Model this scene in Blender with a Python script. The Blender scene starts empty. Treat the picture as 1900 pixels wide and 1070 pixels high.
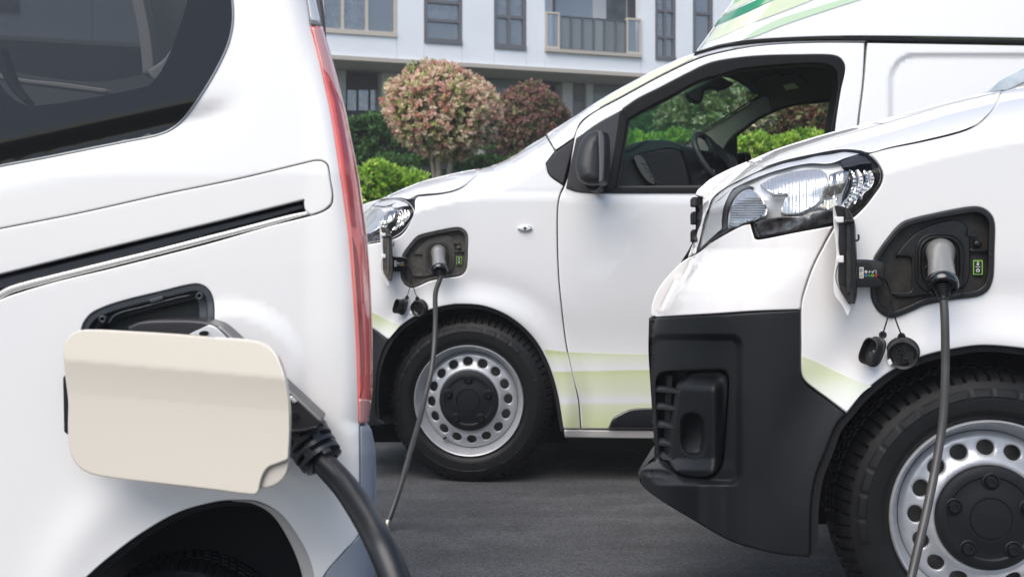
import bpy, math, random
import numpy as np
from mathutils import Vector, Matrix
from mathutils.geometry import delaunay_2d_cdt
random.seed(7)
RNG = np.random.default_rng(11)
SC = bpy.context.scene
COL = SC.collection

# ------------------------------------------------------------------ camera, sky, sun, exposure
F, CX, HY, CH = 2000.0, 950.0, 474.0, 0.917      # focal length in photo pixels, principal column, horizon row, eye height
cam = bpy.data.cameras.new('camera')
cam.sensor_width = 36.0
cam.lens = F * 36.0 / 1900.0
cam.shift_y = -(535 - HY) / 1900.0
cam.clip_start, cam.clip_end = 0.05, 2000
cam.dof.use_dof = True
cam.dof.focus_distance = 2.7
cam.dof.aperture_fstop = 6.8
cam_o = bpy.data.objects.new('camera', cam)
cam_o.location = (0, 0, CH)
cam_o.rotation_euler = (math.pi / 2, 0, 0)
COL.objects.link(cam_o)
SC.camera = cam_o

SUN_AZ, SUN_EL = 212.0, 54.0                      # compass-like: the sun stands behind the camera, to the left
world = bpy.data.worlds.new('World')
SC.world = world
world.use_nodes = True
wn = world.node_tree
sky = wn.nodes.new('ShaderNodeTexSky')
sky.sky_type = 'NISHITA'
sky.sun_disc = False
sky.sun_elevation = math.radians(SUN_EL)
sky.sun_rotation = math.radians(SUN_AZ)
sky.air_density = 1.0
sky.dust_density = 1.5
sky.ozone_density = 0.6
bg = wn.nodes['Background']
bg.inputs[1].default_value = 0.11
wn.links.new(sky.outputs[0], bg.inputs[0])
sun = bpy.data.lights.new('sun', 'SUN')
sun.energy = 2.0
sun.angle = math.radians(55)
sun.color = (1.0, 0.94, 0.86)
sun_o = bpy.data.objects.new('sun', sun)
az = math.radians(SUN_AZ)
sd = Vector((math.sin(az) * math.cos(math.radians(SUN_EL)), math.cos(az) * math.cos(math.radians(SUN_EL)), math.sin(math.radians(SUN_EL))))
sun_o.rotation_euler = sd.to_track_quat('Z', 'Y').to_euler()
COL.objects.link(sun_o)
SC.view_settings.view_transform = 'Standard'
SC.view_settings.look = 'None'
SC.view_settings.gamma = 1.0
SC.view_settings.use_curve_mapping = False
SC.view_settings.exposure = 0.84
HAZE = 0.0034
SC.cycles.max_bounces = 8
SC.cycles.transparent_max_bounces = 12
SC.cycles.sample_clamp_indirect = 6

# ------------------------------------------------------------------ materials
def mat(name, col, rough=0.5, metal=0.0, coat=0.0, spec=0.5, bump=0.0, bscale=200.0, noise=0.0, nscale=20.0, coat_rough=0.03):
    m = bpy.data.materials.new(name)
    m.use_nodes = True
    nt = m.node_tree
    b = nt.nodes['Principled BSDF']
    b.inputs['Base Color'].default_value = (*col, 1)
    b.inputs['Roughness'].default_value = rough
    b.inputs['Metallic'].default_value = metal
    b.inputs['Coat Weight'].default_value = coat
    b.inputs['Coat Roughness'].default_value = coat_rough
    b.inputs['Specular IOR Level'].default_value = spec
    if bump or noise:
        tc = nt.nodes.new('ShaderNodeTexCoord')
    if noise:
        n = nt.nodes.new('ShaderNodeTexNoise'); n.inputs['Scale'].default_value = nscale; n.inputs['Detail'].default_value = 6
        nt.links.new(tc.outputs['Object'], n.inputs['Vector'])
        mx = nt.nodes.new('ShaderNodeMix'); mx.data_type = 'RGBA'
        mx.inputs[6].default_value = (*[c * (1 - noise) for c in col], 1)
        mx.inputs[7].default_value = (*[min(1, c * (1 + noise)) for c in col], 1)
        mr = nt.nodes.new('ShaderNodeMapRange'); mr.inputs[1].default_value = .3; mr.inputs[2].default_value = .7
        nt.links.new(n.outputs[0], mr.inputs[0]); nt.links.new(mr.outputs[0], mx.inputs[0])
        nt.links.new(mx.outputs[2], b.inputs['Base Color'])
    if bump:
        n2 = nt.nodes.new('ShaderNodeTexNoise'); n2.inputs['Scale'].default_value = bscale; n2.inputs['Detail'].default_value = 3
        nt.links.new(tc.outputs['Object'], n2.inputs['Vector'])
        bp = nt.nodes.new('ShaderNodeBump'); bp.inputs['Strength'].default_value = bump; bp.inputs['Distance'].default_value = 0.001
        nt.links.new(n2.outputs[0], bp.inputs['Height']); nt.links.new(bp.outputs[0], b.inputs['Normal'])
    return m

def glass_mat(name, tint, refl=1.0, rough=0.01, add=None):
    m = bpy.data.materials.new(name); m.use_nodes = True
    nt = m.node_tree; nt.nodes.clear()
    out = nt.nodes.new('ShaderNodeOutputMaterial')
    tr = nt.nodes.new('ShaderNodeBsdfTransparent'); tr.inputs[0].default_value = (*tint, 1)
    gl = nt.nodes.new('ShaderNodeBsdfGlossy'); gl.inputs['Roughness'].default_value = rough
    fr = nt.nodes.new('ShaderNodeFresnel'); fr.inputs[0].default_value = 1.5
    mu = nt.nodes.new('ShaderNodeMath'); mu.operation = 'MULTIPLY'; mu.inputs[1].default_value = refl; mu.use_clamp = True
    mx = nt.nodes.new('ShaderNodeMixShader')
    nt.links.new(fr.outputs[0], mu.inputs[0]); nt.links.new(mu.outputs[0], mx.inputs[0])
    nt.links.new(tr.outputs[0], mx.inputs[1]); nt.links.new(gl.outputs[0], mx.inputs[2])
    src = mx.outputs[0]
    if add:                                      # diffuse colour mixed in to put brightness into the glass
        df = nt.nodes.new('ShaderNodeBsdfDiffuse'); df.inputs[0].default_value = (*add[0], 1)
        m2 = nt.nodes.new('ShaderNodeMixShader'); m2.inputs[0].default_value = add[1]
        nt.links.new(src, m2.inputs[1]); nt.links.new(df.outputs[0], m2.inputs[2]); src = m2.outputs[0]
    nt.links.new(src, out.inputs[0])
    return m

WHITE = mat('white_paint', (.815, .80, .78), .35, coat=1.0, bump=.02, bscale=900)
WHITE_COOL = mat('white_paint_cool', (.80, .80, .80), .35, coat=1.0, bump=.02, bscale=900)
CREAM = mat('cream_paint', (.66, .605, .515), .35, coat=1.0, bump=.02, bscale=900)
CREAM_D = mat('cream_inner', (.52, .48, .42), .45)
BLACKGLOSS = mat('black_gloss', (.008, .009, .011), .12, coat=.6)
BLACK = mat('black_plastic', (.008, .0085, .010), .5, spec=.3, bump=.3, bscale=1500)
VOID = mat('dark_inner_shell', (.004, .004, .005), .9)
BUMPER = mat('grained_bumper_plastic', (.0055, .0062, .0074), .40, bump=.5, bscale=1800, noise=.25, nscale=9, spec=.38)
DUSTY = mat('dusty_port_plastic', (.008, .008, .008), .40, bump=.3, bscale=900, noise=.5, nscale=45)
BROWNISH = mat('brown_dusty_plastic', (.022, .018, .014), .6, bump=.3, bscale=900, noise=.5, nscale=60)
DUSTY2 = mat('grey_dusty_port_plastic', (.060, .056, .050), .6, bump=.3, bscale=900, noise=.35, nscale=45)
BROWNISH2 = mat('grey_brown_dusty_plastic', (.085, .076, .062), .7, noise=.3, nscale=60)
RUBBER = mat('tyre_rubber', (.0065, .0067, .007), .5, spec=.3, bump=.35, bscale=700, noise=.3, nscale=30)
RUBBER_D = mat('dusty_rubber_cap', (.020, .020, .020), .55, bump=.4, bscale=500, noise=.6, nscale=50)
STEEL = mat('silver_wheel_paint', (.46, .47, .49), .36, metal=.35, coat=.3, bump=.05, bscale=800, noise=.06, nscale=40)
CHROME = mat('chrome', (.9, .9, .88), .06, metal=1)
CHROME_W = mat('warm_chrome', (.75, .72, .64), .08, metal=1)
SATIN = mat('satin_silver_plastic', (.78, .79, .80), .3, metal=.25, coat=.5)
CHROME_R = mat('rough_chrome', (.78, .79, .80), .22, metal=.8)
RAIL = mat('polished_rail', (.72, .71, .69), .22, metal=.7)
CONN = mat('grey_connector_shell', (.26, .26, .25), .34, metal=.35, coat=.3, bump=.1, bscale=300)
CABLE = mat('grey_cable_sheath', (.050, .048, .045), .42, coat=.15, noise=.25, nscale=14)
CABLE_B = mat('black_cable_sheath', (.010, .011, .013), .38, bump=.2, bscale=600)
SILVER_L = mat('silver_label_plate', (.70, .71, .72), .3, metal=.2)
BLUEGREY = mat('blue_grey_bumper', (.26, .29, .33), .45, bump=.2, bscale=900)
TRIM = mat('dark_grey_trim', (.028, .028, .031), .42, spec=.35, bump=.3, bscale=1200)
SEAL = mat('window_seal_black', (.004, .004, .004), .5, spec=.16)
GREYTRIM = mat('grey_pillar_trim', (.32, .305, .28), .6, bump=.2, bscale=700)
HEADL = mat('dark_headliner', (.020, .020, .021), .8, bump=.3, bscale=600)
DASH = mat('dash_plastic', (.016, .017, .019), .45, bump=.3, bscale=1500)
GREEN_D = mat('dark_green_vinyl', (.02, .24, .10), .35, coat=.6)
GREEN_B = mat('bright_green_vinyl', (.16, .55, .06), .35, coat=.6)
GREEN_P = mat('pale_green_vinyl', (.66, .73, .50), .35, coat=.8)
GREEN_F = mat('faint_green_vinyl', (.52, .68, .46), .35, coat=.8)
STICK_W = mat('white_sticker', (.75, .75, .73), .5)
STICK_G = mat('green_ink', (.22, .50, .06), .4)
STICK_R = mat('red_ink', (.6, .03, .03), .4)
STICK_B = mat('blue_ink', (.10, .30, .60), .4)
STICK_Y = mat('ochre_ink', (.6, .42, .08), .4)
RED = mat('red_lamp_lens', (.88, .18, .155), .12, coat=1.0, noise=.12, nscale=14)
RED_D = mat('deep_red_lamp_strip', (.42, .05, .06), .2, coat=1.0)
RED_P = mat('pale_pink_lamp_lens', (.80, .38, .34), .12, coat=1.0)
GLASS = glass_mat('clear_lens', (.98, .98, .98), .4)
GREENGLASS = glass_mat('green_windscreen_glass', (.62, .94, .78), .8, add=((.50, .85, .68), .33))
TINTGLASS = glass_mat('dark_tinted_glass', (.24, .25, .26), 1.1, add=((.10, .11, .11), .04))

def gradient_vinyl(name, stops, axis=2, z0=0.0, z1=1.0, coord='Object'):
    """printed colour bands of a vinyl wrap, by height on the panel"""
    m = mat(name, (.8, .8, .8), .35, coat=1.0)
    nt = m.node_tree
    tc = nt.nodes.new('ShaderNodeTexCoord'); sp = nt.nodes.new('ShaderNodeSeparateXYZ')
    mr = nt.nodes.new('ShaderNodeMapRange'); mr.inputs[1].default_value = z0; mr.inputs[2].default_value = z1
    cr = nt.nodes.new('ShaderNodeValToRGB')
    el = cr.color_ramp.elements
    while len(el) > 1: el.remove(el[-1])
    el[0].position, el[0].color = stops[0][0], (*stops[0][1], 1)
    for p, c in stops[1:]:
        e = el.new(p); e.color = (*c, 1)
    wv = nt.nodes.new('ShaderNodeTexNoise'); wv.inputs['Scale'].default_value = 1.6; wv.inputs['Detail'].default_value = 1
    ad = nt.nodes.new('ShaderNodeMath'); ad.operation = 'MULTIPLY_ADD'; ad.inputs[1].default_value = .045
    nt.links.new(tc.outputs['Object'], wv.inputs['Vector']); nt.links.new(tc.outputs['Object'], sp.inputs[0])
    nt.links.new(wv.outputs[0], ad.inputs[0]); sb = nt.nodes.new('ShaderNodeMath'); sb.operation = 'SUBTRACT'; sb.inputs[1].default_value = .0225
    nt.links.new(sp.outputs[axis], sb.inputs[0]); nt.links.new(sb.outputs[0], ad.inputs[2]); nt.links.new(ad.outputs[0], mr.inputs[0])
    nt.links.new(mr.outputs[0], cr.inputs[0]); nt.links.new(cr.outputs[0], nt.nodes['Principled BSDF'].inputs['Base Color'])
    return m

# ------------------------------------------------------------------ object helpers
def P(px, py, Y):
    """place of a point seen at photo pixel px,py and standing Y metres away"""
    return ((px - CX) * Y / F, Y, CH - (py - HY) * Y / F)

OFF = {}
def tag(o, label=None, cat=None, group=None, kind=None):
    if label: o['label'] = label
    if cat: o['category'] = cat
    if group: o['group'] = group
    if kind: o['kind'] = kind
    return o

def thing(name, loc, label, cat, group=None):
    o = bpy.data.objects.new(name, None)
    o.empty_display_size = .2
    o.location = loc
    COL.objects.link(o)
    OFF[o.name] = Vector(loc)
    return tag(o, label, cat, group)

def mk(name, verts, faces, m, parent=None, smooth=True, sharp=35, loc=None):
    base = OFF[parent.name] if parent is not None else Vector(loc or (0, 0, 0))
    V = np.asarray(verts, dtype=float).reshape(-1, 3) - np.array(base)
    me = bpy.data.meshes.new(name)
    me.from_pydata(V.tolist(), [], [tuple(int(i) for i in f) for f in faces])
    me.validate()
    if smooth:
        me.polygons.foreach_set('use_smooth', [True] * len(me.polygons))
        if sharp: me.set_sharp_from_angle(angle=math.radians(sharp))
    me.materials.append(m)
    me.update()
    o = bpy.data.objects.new(name, me)
    COL.objects.link(o)
    if parent is not None:
        o.parent = parent
        o.location = (0, 0, 0)
    else:
        o.location = base
    OFF[o.name] = base
    return o

class MB:
    """collects shapes into one mesh"""
    def __init__(s): s.v, s.f = [], []
    def add(s, v, f):
        n = len(s.v); s.v += [tuple(p) for p in v]; s.f += [tuple(i + n for i in q) for q in f]; return s
    def box(s, c, u, v, w):
        """centre c, half-vectors u v w"""
        c, u, v, w = Vector(c), Vector(u), Vector(v), Vector(w)
        P8 = [c + a * u + b * v + d * w for a in (-1, 1) for b in (-1, 1) for d in (-1, 1)]
        return s.add(P8, [(0, 1, 3, 2), (4, 6, 7, 5), (0, 4, 5, 1), (2, 3, 7, 6), (0, 2, 6, 4), (1, 5, 7, 3)])
    def tube(s, pts, r, seg=12, n=8, cap=True):
        pts = [Vector(p) for p in pts]
        rr = list(r) if hasattr(r, '__len__') else [r] * len(pts)
        Q, R = [], []
        for i in range(len(pts) - 1):
            p0, p1, p2, p3 = pts[max(i - 1, 0)], pts[i], pts[i + 1], pts[min(i + 2, len(pts) - 1)]
            for k in range(n):
                t = k / n
                Q.append(.5 * ((2 * p1) + (p2 - p0) * t + (2 * p0 - 5 * p1 + 4 * p2 - p3) * t * t + (3 * p1 - p0 - 3 * p2 + p3) * t ** 3))
                R.append(rr[i] * (1 - t) + rr[i + 1] * t)
        Q.append(pts[-1]); R.append(rr[-1])
        V, Fc = [], []
        T = (Q[1] - Q[0]).normalized()
        N = T.orthogonal().normalized()
        for i, q in enumerate(Q):
            T2 = (Q[min(i + 1, len(Q) - 1)] - Q[max(i - 1, 0)]).normalized()
            N = (N - T2 * N.dot(T2)).normalized(); B = T2.cross(N)
            for k in range(seg):
                a = 2 * math.pi * k / seg
                V.append(q + (N * math.cos(a) + B * math.sin(a)) * R[i])
        for i in range(len(Q) - 1):
            for k in range(seg):
                a, b = i * seg + k, i * seg + (k + 1) % seg
                Fc.append((a, b, b + seg, a + seg))
        if cap:
            Fc.append(tuple(range(seg))[::-1]); Fc.append(tuple((len(Q) - 1) * seg + k for k in range(seg)))
        return s.add(V, Fc)
    def lathe(s, prof, c, axis, seg=32, mod=None, up=(0, 0, 1)):
        """prof: (radius, distance along axis)"""
        c, A = Vector(c), Vector(axis).normalized()
        U = Vector(up); U = (U - A * U.dot(A)).normalized(); W = A.cross(U)
        V, Fc = [], []
        for k in range(seg):
            a = 2 * math.pi * k / seg
            d = U * math.cos(a) + W * math.sin(a)
            for i, (r, t) in enumerate(prof):
                if mod: r, t = mod(i, k, r, t)
                V.append(c + d * r + A * t)
        n = len(prof)
        for k in range(seg):
            k2 = (k + 1) % seg
            for i in range(n - 1):
                Fc.append((k * n + i, k2 * n + i, k2 * n + i + 1, k * n + i + 1))
        return s.add(V, Fc)
    def build(s, name, m, parent=None, smooth=True, sharp=35, loc=None):
        return mk(name, s.v, s.f, m, parent, smooth, sharp, loc)

def resample(pts, es=6.0, thr=38.0, closed=True):
    pts = [np.array(p, float) for p in pts]
    n = len(pts); out = []
    def corner(i):
        a, b, c = pts[(i - 1) % n], pts[i], pts[(i + 1) % n]
        u, v = b - a, c - b
        lu, lv = np.hypot(*u), np.hypot(*v)
        if lu < 1e-6 or lv < 1e-6: return True
        return math.degrees(math.acos(max(-1, min(1, float(u @ v) / (lu * lv))))) > thr
    co = [corner(i) for i in range(n)]
    rng = range(n) if closed else range(n - 1)
    for i in rng:
        p1, p2 = pts[i], pts[(i + 1) % n]
        p0 = pts[(i - 1) % n] if not co[i] and (closed or i > 0) else 2 * p1 - p2
        p3 = pts[(i + 2) % n] if not co[(i + 1) % n] and (closed or i + 2 < n) else 2 * p2 - p1
        L = np.hypot(*(p2 - p1)); k = max(1, int(math.ceil(L / es)))
        # tame the tangents of uneven spacing
        m1 = (p2 - p0); m2 = (p3 - p1)
        l0, l3 = np.hypot(*(p1 - p0)), np.hypot(*(p3 - p2))
        m1 = m1 / max(np.hypot(*m1), 1e-9) * L * (1 if l0 > 0 else 0)
        m2 = m2 / max(np.hypot(*m2), 1e-9) * L
        for j in range(k):
            t = j / k
            h00, h10, h01, h11 = 2 * t**3 - 3 * t**2 + 1, t**3 - 2 * t**2 + t, -2 * t**3 + 3 * t**2, t**3 - t**2
            out.append(h00 * p1 + h10 * m1 + h01 * p2 + h11 * m2)
    if not closed: out.append(pts[-1])
    return np.array(out)

def inside(poly, q):
    x, y = q[:, 0], q[:, 1]
    c = np.zeros(len(q), bool)
    a = poly; b = np.roll(poly, -1, axis=0)
    for (x1, y1), (x2, y2) in zip(a, b):
        if y1 == y2: continue
        m = (y1 > y) != (y2 > y)
        c ^= m & (x < (x2 - x1) * (y - y1) / (y2 - y1) + x1)
    return c

def segdist(poly, q):
    a = poly; b = np.roll(poly, -1, axis=0)
    best = np.full(len(q), 1e9)
    for p, e in zip(a, b):
        d = e - p; L = max(float(d @ d), 1e-12)
        t = np.clip(((q - p) @ d) / L, 0, 1)
        w = q - p - t[:, None] * d
        best = np.minimum(best, np.hypot(w[:, 0], w[:, 1]))
    return best

def tri2d(loops, step, rings=()):
    """triangulate loops[0] minus loops[1:]; returns points, triangles (counter-clockwise with y down the page), distance to edge"""
    outer = loops[0]
    lo, hi = outer.min(0), outer.max(0)
    gx = np.arange(lo[0] + step / 2, hi[0], step); gy = np.arange(lo[1] + step / 2, hi[1], step)
    if len(gx) and len(gy):
        G = np.array([(x + (step / 2 if j % 2 else 0), y) for j, y in enumerate(gy) for x in gx])
    else: G = np.zeros((0, 2))
    def ok(q, dmin):
        if not len(q): return q
        k = inside(outer, q)
        for h in loops[1:]: k &= ~inside(h, q)
        q = q[k]
        if not len(q): return q
        d = np.min([segdist(l, q) for l in loops], axis=0)
        return q[d > dmin]
    mg = (max(rings) * 1.15 + step * .2) if rings else step * .35
    allp = [ok(G, mg)]
    for rd in rings:
        for l in loops:
            t = np.roll(l, -1, axis=0) - np.roll(l, 1, axis=0)
            t /= np.maximum(np.hypot(t[:, 0], t[:, 1]), 1e-9)[:, None]
            nrm = np.stack([-t[:, 1], t[:, 0]], 1)
            for sgn in (1, -1):
                allp.append(ok(l + nrm * rd * sgn, rd * .93))
    co, ed = [], []
    for l in loops:
        n0 = len(co); co += [tuple(p) for p in l]
        ed += [(n0 + i, n0 + (i + 1) % len(l)) for i in range(len(l))]
    for a in allp: co += [tuple(p) for p in a]
    r = delaunay_2d_cdt([Vector(p) for p in co], ed, [], 0, 1e-4)
    V = np.array([tuple(p) for p in r[0]]); T = np.array([f for f in r[2] if len(f) == 3])
    cen = V[T].mean(1)
    k = inside(outer, cen)
    for h in loops[1:]: k &= ~inside(h, cen)
    T = T[k]
    a, b, c = V[T[:, 0]], V[T[:, 1]], V[T[:, 2]]
    ar = (b[:, 0] - a[:, 0]) * (c[:, 1] - a[:, 1]) - (b[:, 1] - a[:, 1]) * (c[:, 0] - a[:, 0])
    T = T[np.abs(ar) > 1e-7]; ar = ar[np.abs(ar) > 1e-7]
    T[ar > 0] = T[ar > 0][:, ::-1]
    d = np.min([segdist(l, V) for l in loops], axis=0)
    return V, T, d

def shell(V3, T, axis, thick, dup):
    """add side walls running back along axis"""
    V3 = [tuple(p) for p in V3]; Fc = [tuple(t) for t in T]
    cnt = {}
    for t in T:
        for i in range(3):
            a, b = int(t[i]), int(t[(i + 1) % 3]); cnt[(a, b)] = 1
    bd = [(a, b) for (a, b) in cnt if (b, a) not in cnt]
    back, front = {}, {}
    ax = np.array(axis, float); ax /= np.linalg.norm(ax)
    def B(i):
        if i not in back:
            back[i] = len(V3); V3.append(tuple(np.array(V3[i]) + ax * thick))
        return back[i]
    def Fr(i):
        if not dup: return i
        if i not in front:
            front[i] = len(V3); V3.append(V3[i])
        return front[i]
    for a, b in bd:
        Fc.append((Fr(b), Fr(a), B(a), B(b)))
    return V3, Fc

def panel(name, outer, D, m, parent, holes=(), r=0.0, thick=.010, axis=(0, 1, 0), step=16, lift=0.0, es=6.0, thr=38, T=None, cap=False, sharp=40, dome=0.0):
    """a solid panel: an outline on the curved body surface D(px,py), rounded edges of r pixels, real thickness"""
    def prep(l):
        q = resample(l, es, thr)
        return T(q) if T else q
    loops = [prep(outer)] + [prep(h) for h in holes]
    rings = [r * f for f in ((.12, .35, .65, 1.0) if r > 3 else (.3, 1.0))] if r else ()
    if dome: rings = [dome * f for f in (.1, .25, .5, .75)]
    V, Tr, d = tri2d(loops, step, rings)
    rad = dome or r
    def surf(Q, dd):
        Y = D(Q[:, 0], Q[:, 1]) - lift
        if rad:
            q = np.clip(1 - dd / rad, 0, 1)
            Y = Y + rad * Y / F * (1 - np.sqrt(np.maximum(1 - q * q, 0)))
        return np.stack([(Q[:, 0] - CX) * Y / F, Y, CH - (Q[:, 1] - HY) * Y / F], 1)
    V3 = surf(V, d)
    # true surface normals, so that the uneven triangles do not show in the gloss
    e = .25
    near = np.where(d < rad + 1)[0] if rad else np.array([], int)
    G = []
    for dx, dy in ((e, 0), (-e, 0), (0, e), (0, -e)):
        Q = V + np.array([dx, dy]); dd = d.copy()
        if len(near): dd[near] = np.min([segdist(l, Q[near]) for l in loops], axis=0)
        G.append(surf(Q, dd))
    NRM = np.cross(G[0] - G[1], G[2] - G[3]); NRM /= np.maximum(np.linalg.norm(NRM, axis=1), 1e-12)[:, None]
    NRM[(NRM * V3 - NRM * np.array([0, 0, CH])).sum(1) > 0] *= -1
    NRM[d < .3] = 0
    V3, Fc = shell(V3, Tr, axis, thick, not r)
    if cap:
        n = len(V)
        ax = np.array(axis, float); ax /= np.linalg.norm(ax)
        o = len(V3)
        V3 += [tuple(np.array(V3[i]) + ax * thick) for i in range(n)]
        Fc += [tuple(int(i) + o for i in t[::-1]) for t in Tr]
    o = mk(name, V3, Fc, m, parent, sharp=sharp)
    if len(o.data.vertices) == len(V3):
        NN = np.zeros((len(V3), 3)); NN[:len(NRM)] = NRM
        o.data.normals_split_custom_set_from_vertices(NN.tolist())
    return o

def const(Y): return lambda x, y: np.full(np.shape(x), float(Y))
def rrect(cx, cy, w, h, r, n=5, rot=0):
    out = []
    for sx, sy, a0 in ((1, -1, -90), (1, 1, 0), (-1, 1, 90), (-1, -1, 180)):
        for i in range(n + 1):
            a = math.radians(a0 + 90 * i / n)
            out.append((sx * (w / 2 - r) + r * math.cos(a), sy * (h / 2 - r) + r * math.sin(a)))
    c, s = math.cos(math.radians(rot)), math.sin(math.radians(rot))
    return [(cx + x * c - y * s, cy + x * s + y * c) for x, y in out]
def ell(cx, cy, a, b, n=28, rot=0):
    c, s = math.cos(math.radians(rot)), math.sin(math.radians(rot))
    return [(cx + a * math.cos(t) * c - b * math.sin(t) * s, cy + a * math.cos(t) * s + b * math.sin(t) * c) for t in [2 * math.pi * i / n for i in range(n)]]
def interp(tab):
    k = np.array([t[0] for t in tab], float); v = np.array([t[1] for t in tab], float)
    return lambda x: np.interp(x, k, v)
def sstep(x, a, b):
    t = np.clip((x - a) / (b - a), 0, 1); return t * t * (3 - 2 * t)
def pathpanel(name, pts, wid, D, m, parent, **kw):
    """thin raised strip along a line of photo points"""
    q = resample(pts, 8, 60, closed=False)
    t = np.gradient(q, axis=0); t /= np.maximum(np.hypot(t[:, 0], t[:, 1]), 1e-9)[:, None]
    nrm = np.stack([-t[:, 1], t[:, 0]], 1)
    w = (np.interp(np.linspace(0, 1, len(q)), np.linspace(0, 1, len(wid)), wid) if hasattr(wid, '__len__') else np.full(len(q), float(wid)))[:, None]
    loop = np.vstack([q + nrm * w / 2, (q - nrm * w / 2)[::-1]])
    return panel(name, [tuple(p) for p in loop], D, m, parent, es=50, thr=0, **kw)

# ------------------------------------------------------------------ ground
def asphalt():
    m = bpy.data.materials.new('asphalt'); m.use_nodes = True
    nt = m.node_tree; b = nt.nodes['Principled BSDF']
    tc = nt.nodes.new('ShaderNodeTexCoord')
    def noise(s, d=4, sc=None):
        n = nt.nodes.new('ShaderNodeTexNoise'); n.inputs['Scale'].default_value = s; n.inputs['Detail'].default_value = d
        if sc:
            mp = nt.nodes.new('ShaderNodeMapping'); mp.inputs['Scale'].default_value = sc
            mp.inputs['Rotation'].default_value = (0, 0, -.25)
            nt.links.new(tc.outputs['Object'], mp.inputs[0]); nt.links.new(mp.outputs[0], n.inputs['Vector'])
        else: nt.links.new(tc.outputs['Object'], n.inputs['Vector'])
        return n.outputs[0]
    big, band, fine = noise(2.2, 5), noise(2.0, 5, (.5, 3.0, 1)), noise(170, 3)
    def mixc(a, c1, c2, lo=.3, hi=.7):
        mr = nt.nodes.new('ShaderNodeMapRange'); mr.inputs[1].default_value = lo; mr.inputs[2].default_value = hi
        nt.links.new(a, mr.inputs[0])
        x = nt.nodes.new('ShaderNodeMix'); x.data_type = 'RGBA'
        nt.links.new(mr.outputs[0], x.inputs[0])
        for i, c in ((6, c1), (7, c2)):
            if isinstance(c, tuple): x.inputs[i].default_value = (*c, 1)
            else: nt.links.new(c, x.inputs[i])
        return x
    a = mixc(fine, (.040, .041, .044), (.090, .091, .097))
    bnd = mixc(band, (.82, .82, .82), (1.14, 1.14, 1.14), .35, .65)
    bg2 = mixc(big, (.85, .85, .85), (1.1, 1.1, 1.1))
    cur = a.outputs[2]
    vc = nt.nodes.new('ShaderNodeTexVoronoi'); vc.inputs['Scale'].default_value = 150; nt.links.new(tc.outputs['Object'], vc.inputs['Vector'])
    sx = nt.nodes.new('ShaderNodeSeparateColor'); nt.links.new(vc.outputs['Color'], sx.inputs[0])
    grain = mixc(sx.outputs[0], (.70, .70, .70), (1.5, 1.49, 1.46), .0, 1.0)
    spots = mixc(noise(7, 6), (.90, .90, .90), (1.08, 1.08, 1.08), .40, .56)
    for o in (bnd, bg2, grain, spots):
        x = nt.nodes.new('ShaderNodeMix'); x.data_type = 'RGBA'; x.blend_type = 'MULTIPLY'; x.inputs[0].default_value = 1
        nt.links.new(cur, x.inputs[6]); nt.links.new(o.outputs[2], x.inputs[7]); cur = x.outputs[2]
    nt.links.new(cur, b.inputs['Base Color'])
    b.inputs['Roughness'].default_value = .85
    vo = nt.nodes.new('ShaderNodeTexVoronoi'); vo.inputs['Scale'].default_value = 190
    nt.links.new(tc.outputs['Object'], vo.inputs['Vector'])
    bp = nt.nodes.new('ShaderNodeBump'); bp.inputs['Strength'].default_value = .7; bp.inputs['Distance'].default_value = .003
    nt.links.new(vo.outputs[0], bp.inputs['Height']); nt.links.new(bp.outputs[0], b.inputs['Normal'])
    return m
g = mk('ground', [(-120, -120, -.012), (120, -120, -.012), (120, 120, -.012), (-120, 120, -.012)], [(0, 1, 2, 3)], mat('soil', (.06, .062, .055), .9, noise=.3, nscale=3), smooth=False)
tag(g, kind='structure')
g = mk('road', [(-110, -110, 0), (110, -110, 0), (110, 7.4, 0), (-110, 7.4, 0)], [(0, 1, 2, 3)], asphalt(), smooth=False)
tag(g, kind='structure')
kb = MB(); kb.box((0, 7.48, .055), (60, 0, 0), (0, .075, 0), (0, 0, .065))
tag(kb.build('kerb', mat('kerb_stone', (.30, .29, .27), .8, noise=.2, nscale=8), smooth=False), kind='structure')
g = mk('lawn', [(-60, 7.56, .06), (60, 7.56, .06), (60, 17.0, .06), (-60, 17.0, .06)], [(0, 1, 2, 3)], mat('grass_soil', (.05, .09, .025), .9, noise=.5, nscale=12), smooth=False)
tag(g, kind='structure')

# ------------------------------------------------------------------ apartment building
A0, B0 = Vector((-2.68, 17.3, 0)), Vector((2.52, 19.05, 0))
SD = (B0 - A0).normalized(); SN = Vector((-SD.y, SD.x, 0))      # along the facade, and into the building
def fs(px, py, d=0.0):
    o = A0 + SN * d; rx = (px - CX) / F
    # rx*t = o.x + s*SD.x ; t = o.y + s*SD.y
    s = (rx * o.y - o.x) / (SD.x - rx * SD.y); t = o.y + s * SD.y
    return s, CH - (py - HY) * t / F
def fb(mb, s0, s1, z0, z1, d0, d1):
    c = A0 + SD * (s0 + s1) / 2 + SN * (d0 + d1) / 2 + Vector((0, 0, (z0 + z1) / 2))
    return mb.box(c, SD * (s1 - s0) / 2, SN * (d1 - d0) / 2, (0, 0, (z1 - z0) / 2))
bld = thing('apartment_building', (A0.x + 3, A0.y + 3, 0), 'white apartment block with a glazed balcony and recessed ground floor behind the trees', 'building')
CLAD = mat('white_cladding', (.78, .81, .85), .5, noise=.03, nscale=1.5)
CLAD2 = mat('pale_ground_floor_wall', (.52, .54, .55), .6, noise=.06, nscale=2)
BEIGE = mat('beige_ledge', (.45, .41, .36), .7)
FRAME = mat('dark_window_frame', (.12, .125, .14), .5)
FRAMEB = mat('beige_window_frame', (.52, .47, .40), .6)
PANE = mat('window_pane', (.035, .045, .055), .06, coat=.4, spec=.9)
PANE_L = glass_mat('balcony_glass', (.55, .60, .60), 3.0, .03, add=((.5, .5, .45), .2))
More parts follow.
